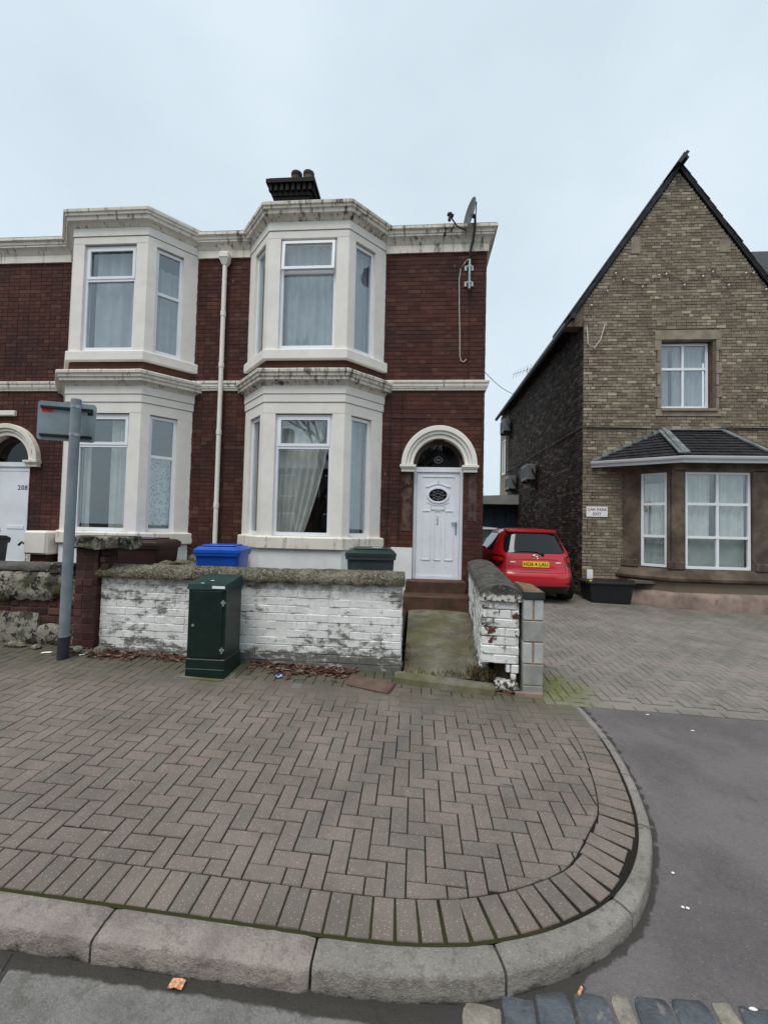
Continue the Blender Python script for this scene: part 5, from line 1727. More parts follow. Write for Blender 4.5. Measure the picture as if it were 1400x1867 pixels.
# end of the wall beside the path
GE = wall_frame(gx1, 4.72, 0, 1)
for a, b, c, d in cells(.012, .225, -.015, .962, None, L=.215, H=.0888, J=.010, bond=0, seed=33):
    brick_obj(GW, 'whitewash_peeled', GE, math.pi / 2, a, b, c, d, .06, rb)
def coping(parent, path, width, h0, mat, seed, z_of, hump, name, amp=.012, lip=.07, nx=26):
    """weathered half round coping along a path of (x, y); z_of(t) its underside"""
    pts = subdiv_poly(path, .035)
    L = len(pts)
    mb = MB()
    rws = []
    for i, p in enumerate(pts):
        a, b = pts[max(0, i - 1)], pts[min(L - 1, i + 1)]
        dx, dy = b[0] - a[0], b[1] - a[1]; l = math.hypot(dx, dy)
        nxx, nyy = dy / l, -dx / l
        z0 = z_of(i / (L - 1))
        row = []
        prof = [(-.48, 0), (-.5, .15), (-.5, lip / hump), (-.49, lip / hump + .04)]
        prof += [(-.49 + .98 * k / 12, lip / hump + .06 + (1 - lip / hump - .06) * math.sin(math.pi * (k + .35) / 12.7) ** .7) for k in range(13)]
        prof += [(.49, lip / hump + .04), (.5, lip / hump), (.5, .15), (.48, 0)]
        for q, h in prof:
            x, y, z = p[0] + nxx * q * width, p[1] + nyy * q * width, z0 + h * hump
            n = mnoise.noise_vector(Vector((x * 11 + seed, y * 11, z * 11))) * amp + mnoise.noise_vector(Vector((x * 33 + seed, y * 33, z * 33))) * amp * .55
            row.append((x + n.x, y + n.y, z + n.z * .8))
        rws.append(row)
    mb.grid(rws)
    m = len(rws[0])
    mb.f.append(list(range(m))); mb.t.append(0); mb.f.append([(L - 1) * m + k for k in range(m)]); mb.t.append(0)
    for i in range(L - 1):
        mb.f.append([i * m, (i + 1) * m, (i + 1) * m + m - 1, i * m + m - 1]); mb.t.append(0)
    return mb.build(name, mat, parent, smooth=70)
coping(GW, [(gx0 - .03, 4.83), (-2.55, 4.83)], .34, 0, 'coping_lichen', 1, lambda t: .952, .145, 'coping_stone', .013, .055)
coping(GW, [(-2.545, 4.83), (-1.30, 4.83)], .335, 0, 'coping_lichen', 4, lambda t: .958, .145, 'coping_stone', .013, .055)
coping(GW, [(-1.295, 4.83), (gx1 + .015, 4.83)], .34, 0, 'coping_lichen', 7, lambda t: .962, .148, 'coping_stone', .012, .055)

# ---- whitewashed wall along the driveway side of the path
PW = thing('garden_wall', 'short whitewashed brick wall with dark rounded coping between path and driveway', 'wall', (.95, 5.9, .0))
p0, p1 = Vector((.70, 4.50)), Vector((.93, 7.45))       # path side of the wall
w2 = .385
dr = (p1 - p0).normalized(); nr = Vector((dr.y, -dr.x))
q0, q1 = p0 + nr * w2, p1 + nr * w2
core = [tuple(p0 + dr * .012 + nr * .008), tuple(q0 + dr * .012 - nr * .008), tuple(q1), tuple(p1 + nr * .008)]
mb = MB(); mb.prism(core, .235, .875); mb.build('wall_core', 'whitewash_joint', PW)
mb = MB(); mb.prism([tuple(p0 + dr * .13 + nr * .16), tuple(q0 + dr * .03 - nr * .01), tuple(q1), tuple(p1 + nr * .02)], -.06, .25); mb.build('wall_core', 'soil', PW)
PFr = wall_frame(p0.x, p0.y, nr.x, nr.y)
ang = math.atan2(nr.y, nr.x)
def pcut(v):
    if v < .02: return [(-1, .19)]
    if v < .105: return [(-1, .06), (.06, .30)]
    if v < .19: return [(-1, .25)]
    if v < .275: return [(-1, .115)]
    return []
for a, b, c, d in cells(.0, w2, -.05, .875, pcut, L=.232, H=.0888, J=.010, bond=2, seed=41, minlen=.05):
    brick_obj(PW, 'whitewash_peeled', PFr, ang, a, b, c, d, .11, rb)
mb = MB(PFr); mb.cbox(.14, .36, -.05, .055, -.16, .03, .02); roughen(mb, .012, 9, 3); mb.build('footing_stone', 'coping_grey', PW, smooth=50)
PL = wall_frame(p1.x, p1.y, -dr.x, -dr.y)               # faces the path
ang2 = math.atan2(-dr.y, -dr.x)
ll2 = (p1 - p0).length
for a, b, c, d in cells(.0, ll2 - .004, .06, .875, lambda v: [(ll2 - .18, ll2)] if v < .26 else [], L=.232, H=.0888, J=.010, bond=3, seed=43, minlen=.05):
    if (c < .20 and a < 1.2): continue
    brick_obj(PW, 'whitewash', PL, ang2, a, b, c, d, .10, rb)
mid0, mid1 = p0 + nr * w2 / 2 - dr * .03, p1 + nr * w2 / 2
# path for the coping runs away from the street, so its "out" side is the driveway
coping(PW, [tuple(mid0), tuple(mid0.lerp(mid1, .34))], w2 + .06, 0, 'coping_grey', 3, lambda t: .872 + .02 * t, .165, 'coping_stone', .009, .075)
coping(PW, [tuple(mid0.lerp(mid1, .343)), tuple(mid1)], w2 + .06, 0, 'coping_grey', 9, lambda t: .892 + .03 * t, .165, 'coping_stone', .009, .075)

# ---- concrete block pillar beside it
BP = thing('block_pillar', 'narrow grey concrete block wall end with tan capped top', 'pillar', (1.2, 4.6, -.06))
bx0, bx1, by0 = 1.105, 1.300, 4.395
bz = -.055
by1 = 4.98
sk = lambda y: (y - by0) * .075
def blk(x0, x1, z0, z1, ya, yb, mat, r=.006):
    mb = MB(lambda x, y, z: (x + sk(y), y, z)); mb.cbox(x0, x1, ya, yb, z0, z1, r); mb.build('block', mat, BP)
def course(z0, z1, split):
    if split:
        xm = (bx0 + bx1) / 2
        blk(bx0, xm - .010, z0, z1, by0, by0 + .44, 'concrete_pale'); blk(xm + .010, bx1, z0, z1, by0, by0 + .44, 'concrete_pale')
        ya = by0 + .45
    else:
        blk(bx0, bx1, z0, z1, by0, by0 + .21, 'concrete_block')
        ya = by0 + .22
    while ya < by1 - .1:
        yb = min(ya + .44, by1)
        blk(bx0, bx1, z0, z1, ya, yb, 'concrete_block'); ya = yb + .01
zz = .055
course(-.05, .048, False)
for i in range(4):
    course(zz, zz + .205, i % 2 == 1); zz += .217
mb = MB(lambda x, y, z: (x + sk(y), y, z)); mb.box(bx0 + .006, bx1 - .006, by0 + .008, by1 - .01, -.06, zz - .012); mb.build('mortar', 'pink_mortar', BP)
mb = MB(lambda x, y, z: (x + sk(y), y, z)); mb.cbox(bx0 - .012, bx1 + .012, by0 - .012, by1, zz - .008, zz + .068, .006); mb.build('cap', 'slab_grey', BP)
mb = MB(lambda x, y, z: (x + sk(y), y, z)); mb.hull2([(bx0 - .008, by0 - .006, zz + .066), (bx1 + .008, by0 - .006, zz + .066), (bx1 + .008, by1, zz + .066), (bx0 - .008, by1, zz + .066)], [(bx0 - .006, by0 + .002, zz + .10), (bx1 - .04, by0 + .004, zz + .078), (bx1 - .04, by1, zz + .078), (bx0 - .006, by1, zz + .10)]); mb.build('cap_top', 'tile_tan', BP)
mb = MB(); mb.cbox(1.02, 1.30, 4.355, 4.40, -.07, -.005, .01); roughen(mb, .006, 8, 2); mb.build('footing', 'stone_plinth', BP)

# ---- threshold stone at the foot of the path
mb = MB()
A = [(-.19, 4.44), (.20, 4.385), (.215, 4.39), (.55, 4.345), (.81, 4.31), (.835, 4.36), (.82, 4.49), (.22, 4.57), (-.17, 4.62), (-.20, 4.55)]
mb.hull2([(x, y, pav(x, y) - .01) for x, y in A], [(x, y + .012, pav(x, y) + .058) for x, y in A])
roughen(mb, .005, 9, 4)
solo('threshold_stone', mb, 'path_concrete', 'worn mossy kerb stone lying across the foot of the path', 'kerb stone')

# ---- brick gate pier at the left, broken stone cap
GP = thing('gate_pier', 'crumbling red brick gate pier under a broken stone cap', 'pier', (-3.8, 4.85, .08))
px0, px1 = -3.965, -3.685
GPF = wall_frame(0, 4.66, 1, 0)
mb = MB(); mb.prism([(px0 + .01, 4.664), (px1 - .008, 4.664), (px1 - .008, 5.0), (px0 + .01, 5.0)], .0, 1.285); mb.build('core', 'mortar_dark', GP)
for a, b, c, d in cells(px0, px1, .05, 1.28, None, L=.232, H=.0888, J=.009, bond=1, seed=51, minlen=.05):
    brick_obj(GP, 'brick_pier', GPF, 0, a, b, c, d, .10, rb, r=.004)
for a, b, c, d in cells(px1 + .012, px1 + .125, .95, 1.28, None, L=.11, H=.0888, J=.010, bond=0, seed=52, minlen=.05):
    brick_obj(GP, 'brick_pier', GPF, 0, a, b, c, d, .10, rb, dd=-.004)
mb = MB(); mb.cbox(-4.02, -3.42, 4.60, 5.06, 1.285, 1.42, .02)
mb2 = MB(); A = [(-4.02, 4.60), (-3.86, 4.585), (-3.70, 4.61), (-3.55, 4.59), (-3.41, 4.61), (-3.40, 4.85), (-3.43, 5.06), (-4.0, 5.06), (-4.03, 4.8)]
mb2.hull2([(x, y, 1.288 + .02 * math.sin(i * 2.1)) for i, (x, y) in enumerate(A)], [(x * 1 + .01 * math.sin(i * 5), y, 1.415 + .018 * math.sin(i * 3.3)) for i, (x, y) in enumerate(A)])
mb2.build('cap_stone', 'render_broken', GP, smooth=30)

# ---- ruined rendered wall running off to the left
LW = thing('garden_wall', 'ruined brick wall with broken mossy render and dark coping left of sign post', 'wall', (-4.9, 4.85, .1))
LF = wall_frame(0, 4.74, 1, 0)
mb = MB(); mb.box(-7.2, px0 - .005, 4.75, 4.98, .0, .98); mb.build('core', 'mortar_dark', LW)
for a, b, c, d in cells(-5.6, px0 - .004, .10, .74, None, L=.232, H=.0888, J=.010, bond=2, seed=61, minlen=.05):
    brick_obj(LW, 'brick_pier', LF, 0, a, b, c, d, .08, rb, r=.012)
def ragged(x0, x1, top, bot, d0, d1, mat, name, seed, nx=46):
    """a broken patch of render: ragged outline, lumpy face, real thickness"""
    mb = MB(LF)
    fr_, bk = [], []
    for j in range(7):
        t = j / 6
        rf_, rbk = [], []
        for i in range(nx + 1):
            u = x0 + (x1 - x0) * i / nx
            zt = top(u) + mnoise.noise(Vector((u * 7, seed, 0))) * .02
            zb_ = bot(u) + mnoise.noise(Vector((u * 6, seed, 5))) * .05 + mnoise.noise(Vector((u * 19, seed, 5))) * .02
            v = zb_ + (zt - zb_) * t
            edge = 1 if 0 < j < 6 else .35
            dd = d0 + (d1 - d0) * edge + mnoise.noise(Vector((u * 8, v * 8, seed))) * .010 + mnoise.noise(Vector((u * 23, v * 23, seed))) * .004
            rf_.append((u, v, dd)); rbk.append((u, v, d0 - .02))
        fr_.append(rf_); bk.append(rbk)
    mb.grid(fr_)
    mb.grid([fr_[0], bk[0]]); mb.grid([bk[-1], fr_[-1]])
    mb.grid([[r[-1] for r in fr_], [r[-1] for r in bk]]); mb.grid([[r[0] for r in bk], [r[0] for r in fr_]])
    mb.build(name, mat, LW, smooth=45)
ragged(-7.2, -3.93, lambda u: .98, lambda u: .645 - .05 * (u > -4.3) + .10 * math.exp(-((u + 4.18) / .10) ** 2), .0, .055, 'render_broken', 'render_patch', 1, 90)
ragged(-7.2, -4.45, lambda u: .50, lambda u: .10, -.005, .035, 'render_broken', 'render_patch', 4, 70)
ragged(-4.46, -3.97, lambda u: .36 + .02 * math.sin(u * 20), lambda u: .12, -.005, .030, 'render_broken', 'render_patch', 6, 24)
ragged(-4.30, -4.0, lambda u: 1.10, lambda u: .95, .0, .06, 'render_broken', 'render_patch', 8, 16)
coping(LW, [(-7.2, 4.87), (-4.30, 4.87)], .32, 0, 'coping_grey', 5, lambda t: .985, .10, 'coping_stone', .010, .04)
# loose stones at its foot
for i, (x, y, sx_, sy_, sz_) in enumerate(((-3.86, 4.60, .17, .09, .075), (-3.70, 4.56, .10, .07, .05), (-4.62, 4.62, .24, .09, .07), (-4.35, 4.60, .10, .08, .06), (-3.56, 4.60, .13, .10, .09))):
    mb = MB(); mb.ellipsoid((x, y, pav(x, y) + sz_ * .35), sx_ * .6, sy_ * .6, sz_ * .65, 9, 6); roughen(mb, .022, 11, i)
    solo('loose_stone', mb, 'render_broken' if i in (0, 3) else 'coping_lichen', ('cream painted rubble stone by sign post foot', 'small dark stone beside the cream rubble stone', 'flat grey stone under the ruined wall', 'small pale stone under the ruined wall', 'mossy stone at left end of white wall')[i], 'stone', smooth=40)
# tumbled stones of the cross wall between the gardens
t = thing('dividing_wall', 'tumbled mossy rubble wall dividing the two front gardens', 'wall', (-3.5, 5.9, .2))
mb = MB(); mb.hull2([(-3.75, 5.1, .15), (-3.35, 5.1, .15), (-3.35, 7.7, .2), (-3.75, 7.7, .2)], [(-3.68, 5.15, .92), (-3.42, 5.15, .92), (-3.42, 7.7, 1.0), (-3.68, 7.7, 1.0)]); mb.build('core', 'coping_lichen', t)
for i in range(26):
    x, y = rb.uniform(-3.85, -3.05), 5.15 + i * .095
    mb = MB(); mb.ellipsoid((x, y, .93 + .035 * rb.random() + .004 * i), rb.uniform(.09, .18), rb.uniform(.07, .11), rb.uniform(.05, .085), 8, 5); roughen(mb, .03, 7, i); mb.build('rubble_stone', 'coping_lichen', t, smooth=40)

# ================================================================== STREET THINGS
# ---- green telecom cabinet
CB = thing('street_cabinet', 'narrow dark green metal street cabinet standing against the white wall', 'cabinet', (-2.12, 4.38, pav(-2.12, 4.38)))
cx0, cx1, cy0, cy1 = -2.315, -1.915, 4.195, 4.575
cz = pav(-2.1, 4.3) - .01
mb = MB(); mb.cbox(cx0, cx1, cy0, cy1, cz + .10, .965, .006); mb.build('body', 'cabinet_green', CB)
mb = MB(); mb.cbox(cx0 - .008, cx1 + .008, cy0 - .008, cy1 + .008, cz, cz + .20, .008); mb.build('plinth', 'cabinet_green', CB)
mb = MB(); mb.cbox(cx0 - .004, cx1 + .004, cy0 - .0105, cy1 + .004, cz + .085, cz + .10, .003); mb.build('plinth_band', 'cabinet_top', CB)
A0 = [(cx0 - .014, cy0 - .016), (cx1 + .014, cy0 - .016), (cx1 + .014, cy1 + .014), (cx0 - .014, cy1 + .014)]
mb = MB(); zt = [.985, .985, 1.045, 1.045]
mb.hull2([(x, y, .93) for x, y in A0], [(x + (.012 if x < -2.1 else -.012), y + (.01 if i < 2 else -.012), zt[i]) for i, (x, y) in enumerate(A0)]); mb.build('lid', 'cabinet_top', CB)
mb = MB(); mb.cbox(cx0 + .028, cx1 - .035, cy0 - .012, cy0 + .01, cz + .215, .918, .005); cdoor = mb.build('door', 'cabinet_green', CB)
for z in (.80, .32):
    mb = MB(); mb.tube([(cx1 - .024, cy0 - .014, z - .03), (cx1 - .024, cy0 - .014, z + .03)], .010, 8); mb.cbox(cx1 - .05, cx1 - .004, cy0 - .014, cy0 + .004, z - .012, z + .012, .003); mb.build('hinge', 'galvanised', CB)
mb = MB(); mb.tube([(cx0 + .065, cy0 - .022, .565), (cx0 + .065, cy0 + .004, .565)], .014, 10); mb.build('lock', 'galvanised', cdoor)
mb = MB(); mb.add([(cx1 - .145, cy0 - .0185, .945), (cx1 - .01, cy0 - .0185, .945), (cx1 - .01, cy0 - .0180, .972), (cx1 - .145, cy0 - .0180, .972)], [(0, 1, 2, 3)]); mb.build('sticker', 'white_paper', CB, recalc=False)
for x, y, z in ((-2.18, cy0 + .02, .9925), (-2.12, cy0 + .11, 1.0085)):
    mb = MB(); mb.ellipsoid((x, y, z), .022, .012, .003, 8, 4); mb.build('dropping', 'white_paper', CB)
mb = MB(); A = [(cx0 - .07, cy0 - .035), (cx1 - .04, cy0 - .06), (cx1 + .07, cy0 + .04), (cx1 + .05, cy1), (cx0 - .03, cy1)]
mb.hull2([(x, y, pav(x, y) - .02) for x, y in A], [(x, y, pav(x, y) + .009) for x, y in A]); roughen(mb, .004, 9, 1); mb.build('concrete_base', 'path_concrete', CB)

# ---- sign post seen from behind
SP = thing('sign_post', 'grey steel post carrying a road sign seen from behind', 'sign post', (-3.81, 4.39, pav(-3.81, 4.39)))
sxp, syp = -3.815, 4.39
zb = pav(sxp, syp) - .03
mb = MB(); mb.tube([(sxp - .012, syp, zb), (sxp, syp, 2.955)], .051, 20); mb.ellipsoid((sxp, syp, 2.955), .051, .051, .018, 16, 6); mb.build('pole', 'grey_pole', SP, smooth=50)
mb = MB(); mb.tube([(sxp - .013, syp, zb), (sxp - .011, syp, zb + .27)], .056, 20); mb.build('base_sleeve', 'slab_grey', SP, smooth=50)
sa = R(20)
SFR = lambda u, v, d: (sxp - .165 + u * math.cos(sa) + d * math.sin(sa), syp + .075 + u * math.sin(sa) - d * math.cos(sa), v)
def rrect(u0, u1, v0, v1, r, n=5):
    out = []
    for cx_, cy_, a0 in ((u1 - r, v0 + r, -90), (u1 - r, v1 - r, 0), (u0 + r, v1 - r, 90), (u0 + r, v0 + r, 180)):
        for k in range(n + 1):
            a = R(a0 + 90 * k / n); out.append((cx_ + r * math.cos(a), cy_ + r * math.sin(a)))
    return out
sv0, sv1 = 2.505, 2.945
Q = rrect(-.285, .285, sv0, sv1, .035)
mb = MB(SFR); mb.hull2([(u, v, -.004) for u, v in Q], [(u, v, .004) for u, v in Q]); sp_ = mb.build('sign_panel', 'sign_back', SP)
mb = MB(SFR); mb.hull2([(u, v, -.008) for u, v in Q], [(u, v, -.0045) for u, v in Q]); mb.build('sign_face', 'white_paper', sp_)
for v in (sv0 + .055, sv1 - .07):
    mb = MB(SFR); mb.cbox(-.255, .255, v - .014, v + .014, .004, .026, .003); mb.build('rail', 'iron_black', sp_)
    mb = MB(); mb.tube([(sxp, syp, v - .018), (sxp, syp, v + .018)], .0545, 20); mb.build('clip', 'galvanised', SP, smooth=50)
mb = MB(SFR); mb.box(-.245, -.14, sv1 - .125, sv1 - .088, .004, .0055); mb.build('red_sticker', 'red_sticker', sp_)
mb = MB(SFR); mb.box(.20, .25, sv1 - .13, sv1 - .095, .004, .0055); mb.build('worn_sticker', 'print_black', sp_)

# ---- wheelie bins
def bin_(x, y, z, rz, w, dpt, h, mb_body, mb_lid, label, bag=False):
    t = thing('wheelie_bin', label, 'bin', (x, y, z), 'wheelie bins in the front gardens')
    c_, s_ = math.cos(rz), math.sin(rz)
    X = lambda u, v, d: (x + u * c_ - v * s_, y + u * s_ + v * c_, z + d)
    a, b = w / 2, dpt / 2
    def loop(k, zz, r=.06):
        return [(u, v, zz) for u, v in rrect(-a * k, a * k, -b * k, b * k, r, 3)]
    m = MB(X); m.grid([loop(.80, .05), loop(.82, .12), loop(.95, h - .16), loop(.955, h - .13)], closed=True); m.f.append(list(range(16))); m.t.append(0); m.build('body', mb_body, t, smooth=40)
    m = MB(X); m.grid([loop(.95, h - .135), loop(1.02, h - .13), loop(1.03, h - .075), loop(1.0, h - .07)], closed=True); m.build('rim', mb_body, t, smooth=35)
    m = MB(X)
    L1 = loop(1.045, h - .085); L2 = loop(1.04, h - .045); L3 = loop(.90, h - .005); L4 = loop(.55, h + .008)
    m.grid([L1, L2, L3, L4], closed=True); m.f.append(list(range(48, 64))); m.t.append(0); lid = m.build('lid', mb_lid, t, smooth=30)
    m = MB(X); m.cbox(-a * .72, a * .72, -b * .78, b * .55, h + .0, h + .022, .012); m.build('lid_panel', mb_lid, lid)
    m = MB(X); m.tube([(-a * .75, b * 1.08, h - .06), (a * .75, b * 1.08, h - .06)], .022, 8); m.build('handle', mb_lid, t, smooth=40)
    for sd in (-1, 1):
        m = MB(X); m.tube([(sd * (a * .62), b * .78, .1), (sd * (a * .80), b * .78, .1)], .10, 16); m.build('wheel', 'tyre', t, smooth=40)
    if bag:
        m = MB(X); m.ellipsoid((0, 0, h + .06), a * .95, b * .9, .19, 14, 8); roughen(m, .07, 6, 4); m.build('refuse_bag', 'plastic_black', t, smooth=30)
    return t, X
bin_(-2.78, 5.95, .2, R(8), .62, .66, 1.085, 'bin_blue', 'bin_blue', 'bright blue wheelie bin behind the white wall beside the downpipe')
t, X = bin_(-.63, 5.95, .2, R(6), .66, .72, 1.10, 'bin_grey', 'bin_lid_green', 'dark grey wheelie bin with green lid below the bay sill')
m = MB(X); m.box(.02, .15, -.18, -.10, 1.123, 1.125); m.build('lid_sticker', 'white_paper', t)
bin_(-4.16, 6.25, .2, R(4), .74, .70, 1.14, 'bin_brown', 'bin_brown', 'dark brown wheelie bin behind the broken gate pier')
bin_(-4.80, 6.9, .2, R(-10), .58, .62, 1.10, 'bin_blue', 'bin_blue', 'blue wheelie bin half hidden behind the brown bin')
bin_(-7.66, 6.85, .2, R(-6), .58, .66, 1.10, 'bin_grey', 'plastic_black', 'grey wheelie bin topped with a black refuse bag by door 208', bag=True)

# ---- cream meter box
t = thing('meter_box', 'cream meter box standing on the ground below the left bay', 'meter box', (-7.15, 7.55, .2))
m = MB(); m.cbox(-7.38, -6.90, 7.42, 7.79, .94, 1.385, .03); m.build('box', 'paint_cream', t)
m = MB(); m.cbox(-7.35, -6.93, 7.405, 7.425, .965, 1.36, .008); m.build('lid', 'paint_cream', t)
m = MB(); m.box(-7.30, -6.98, 7.5, 7.785, .15, .945); m.build('stand', 'brick_pier', t)
m = MB(); m.tube([(-7.40, 7.5, 1.12), (-7.47, 7.48, 1.16), (-7.52, 7.47, 1.10)], .022, 6); m.build('tap', 'iron_black', t)

# ---- satellite dish on its bent pole
SD = thing('satellite_dish', 'dark satellite dish on a pole bracketed to the red brick corner', 'satellite dish', (.89, YF - .02, 6.05))
xd, yd = .885, YF - .075
for z in (6.47, 6.17):
    m = MB(FRONT); m.cbox(xd - .085, xd - .02, z - .05, z + .05, .0, .018, .006); m.cbox(xd + .02, xd + .085, z - .05, z + .05, .0, .018, .006); m.cbox(xd - .045, xd + .045, z - .02, z + .02, .015, .09, .006); m.build('bracket', 'galvanised', SD)
m = MB(); m.tube([(xd, yd - .025, 6.03), (xd, yd - .025, 6.60)], .022, 10); m.build('pole', 'galvanised', SD, smooth=50)
m = MB(); m.tube([(xd, yd - .025, 6.58), (xd + .01, yd - .06, 6.72), (xd + .055, yd - .12, 6.95), (xd + .075, yd - .14, 7.12), (xd + .07, yd - .14, 7.34)], .022, 8); m.build('bent_pole', 'iron_black', SD, smooth=50)
dc = Vector((xd - .03, yd - .16, 7.34))
dn = Vector((-.95, -.30, .14)).normalized()
du = dn.cross(Vector((0, 0, 1))).normalized(); dv = du.cross(dn)
m = MB(); rws = []
for r_ in (0, .09, .18, .25, .275):
    rws.append([tuple(dc + (du * math.cos(2 * math.pi * k / 28) * .9 + dv * math.sin(2 * math.pi * k / 28)) * r_ + dn * (.55 * r_ * r_ - .03)) for k in range(28)])
back = [[tuple(Vector(p) - dn * .012) for p in r_] for r_ in rws[::-1]]
m.grid(rws + back, closed=True); m.build('dish', 'dish_grey', SD, smooth=60)
lnb = dc + dn * .36 - dv * .16
m = MB(); m.tube([tuple(dc - dv * .32 + dn * .02), tuple(dc - dv * .30 + dn * .2), tuple(lnb)], .013, 6); m.build('feed_arm', 'iron_black', SD)
m = MB(); m.tube([tuple(lnb - dn * .06 + dv * .02), tuple(lnb + dn * .05 + dv * .02)], .032, 10); m.tube([tuple(lnb - dv * .09), tuple(lnb + dv * .06)], .028, 8); m.build('feed_horn', 'plastic_black', SD)
m = MB(); m.tube([tuple(dc - dn * .03), (xd + .07, yd - .14, 7.30)], .035, 8); m.tube([(xd + .075, yd - .14, 7.18), (xd + .09, yd - .14, 7.58)], .012, 6); m.build('mount', 'iron_black', SD)
m = MB(); P = [(858, 468), (848, 478), (840, 490), (837, 510), (837, 560), (838, 610), (838, 648), (840, 658), (845, 660), (850, 655)]
m.tube([tuple(onY(a, b, YF - .02)) for a, b in P], .008, 6); m.build('cable', 'cable_white', SD, smooth=60)

# ---- rusty plate, litter
m = MB(); A = [(-.66, 4.55), (-.18, 4.42), (-.235, 4.165), (-.675, 4.30)]
m.hull2([(x, y, pav(x, y) + .003) for x, y in A], [(x, y, pav(x, y) + .012) for x, y in A])
t = solo('metal_plate', m, 'rust_plate', 'flat rusty brown plate lying on the pavement at the wall foot', 'plate')
m = MB(); a, b = Vector((-.185, 4.41)), Vector((-.24, 4.175)); d_ = (b - a).normalized(); n_ = Vector((-d_.y, d_.x)) * .012
q = [a - n_, b - n_, b + n_, a + n_]; m.hull2([(p.x, p.y, pav(p.x, p.y) + .011) for p in q], [(p.x, p.y, pav(p.x, p.y) + .017) for p in q]); o = m.build('raised_edge', 'brick_pier', t)
def litter(name, x, y, w, h, mat, label, ang, th=.012, z=None, cat='litter', grp=None):
    m = MB(); c_, s_ = math.cos(ang), math.sin(ang)
    z0 = (pav(x, y) if z is None else z) + .003
    n = 5
    rw = []
    for j in range(n):
        rw.append([(x + (i / 4 - .5) * w * c_ - (j / 4 - .5) * h * s_, y + (i / 4 - .5) * w * s_ + (j / 4 - .5) * h * c_, z0 + th * (.35 + .65 * abs(mnoise.noise(Vector((i * 1.3 + x * 9, j * 1.7, 3)))) * 2)) for i in range(n)])
    m.grid(rw); m.grid([[(p[0], p[1], p[2] - .002) for p in r_] for r_ in rw])
    return solo(name, m, mat, label, cat, grp)
litter('paper_scrap', -4.12, 4.50, .10, .045, 'white_paper', 'white paper scrap on the paving left of the sign post', .3)
litter('paper_scrap', -3.71, 4.515, .05, .03, 'white_paper', 'tiny white scrap right of the sign post foot', .7)
litter('wrapper', -1.39, 4.34, .07, .045, 'blue_wrapper', 'crumpled pale blue wrapper among the leaves right of the cabinet', .4, .03)
litter('cigarette_pack', -.90, 1.655, .058, .035, 'orange_pack', 'flattened orange packet in the gutter below the granite kerb', -.05, .016, z=road_z(-.90, 1.655) + .010)
def butt(x, y, a, mat, label, l=.026, r_=.0042):
    m = MB(); z = (road_z(x, y) if kerb_dist(x, y) < .5 or x > 1.6 or y < 1.8 else pav(x, y)) + r_ + .004
    m.tube([(x - l * math.cos(a), y - l * math.sin(a), z), (x + l * math.cos(a), y + l * math.sin(a), z)], r_, 7)
    solo('cigarette_end', m, mat, label, 'cigarette end')
butt(.70, 1.83, .9, 'orange_pack', 'orange cigarette end on the asphalt by the curved kerb', .020, .006)
for i, (a, b) in enumerate(((1244, 1630), (1253, 1632), (1226, 1572), (1262, 1332), (1180, 1303), (1372, 1808))):
    p = gnd(a, b)
    m = MB(); z = road_z(p.x, p.y); m.ellipsoid((p.x, p.y, z + .006), .017 if i > 2 else .009, .007, .004, 8, 4)
    solo('white_scrap', m, 'white_paper', 'white scrap on the grey asphalt of the side turning', 'litter', 'white scraps on the side turning')
p = gnd(924, 1430); litter('paper_scrap', p.x, p.y, .07, .018, 'ac_grey', 'pale grey flattened scrap on the herringbone paving', -.1, .004)

# ---- fallen leaves along the wall foot, dry weeds by the broken pier
def leaves(name, spots, n, label, seed):
    r_ = random.Random(seed); m = MB()
    for _ in range(n):
        x0, x1, y0, y1 = r_.choice(spots)
        x, y = r_.uniform(x0, x1), y1 - abs(r_.gauss(0, .42)) * (y1 - y0)
        z = pav(x, y) + r_.uniform(.003, .028)
        a, l, w = r_.uniform(0, 6.28), r_.uniform(.018, .045), r_.uniform(.008, .018)
        ti = r_.uniform(-.5, .5); cu = r_.uniform(-.01, .014)
        c_, s_ = math.cos(a), math.sin(a)
        m.tint = r_.random() * .999 + .0005
        P = [(-l, 0, 0), (-l * .3, w, cu), (l * .5, w * .8, cu), (l, 0, .004), (l * .4, -w, cu + ti * w), (-l * .4, -w * .9, cu + ti * w)]
        m.add([(x + u * c_ - v * s_, y + u * s_ + v * c_, z + d) for u, v, d in P], [(0, 1, 2, 3), (0, 3, 4, 5)])
    o = m.build(name, 'dead_leaf', recalc=False)
    tag(o, label, 'leaves', kind='stuff')
leaves('fallen_leaves', [(-3.62, -2.45, 4.47, 4.70), (-3.62, -3.1, 4.42, 4.70), (-4.0, -3.6, 4.5, 4.66)], 520, 'drift of dead brown leaves along the wall left of the cabinet', 1)
leaves('fallen_leaves', [(-1.80, -.60, 4.44, 4.70), (-1.5, -.75, 4.40, 4.68)], 460, 'drift of dead brown leaves along the wall right of the cabinet', 2)
leaves('fallen_leaves', [(.86, 1.08, 4.36, 4.48), (-.1, .7, 4.58, 4.72)], 90, 'few dead leaves caught at the foot of the path', 3)
r_ = random.Random(5); m = MB()
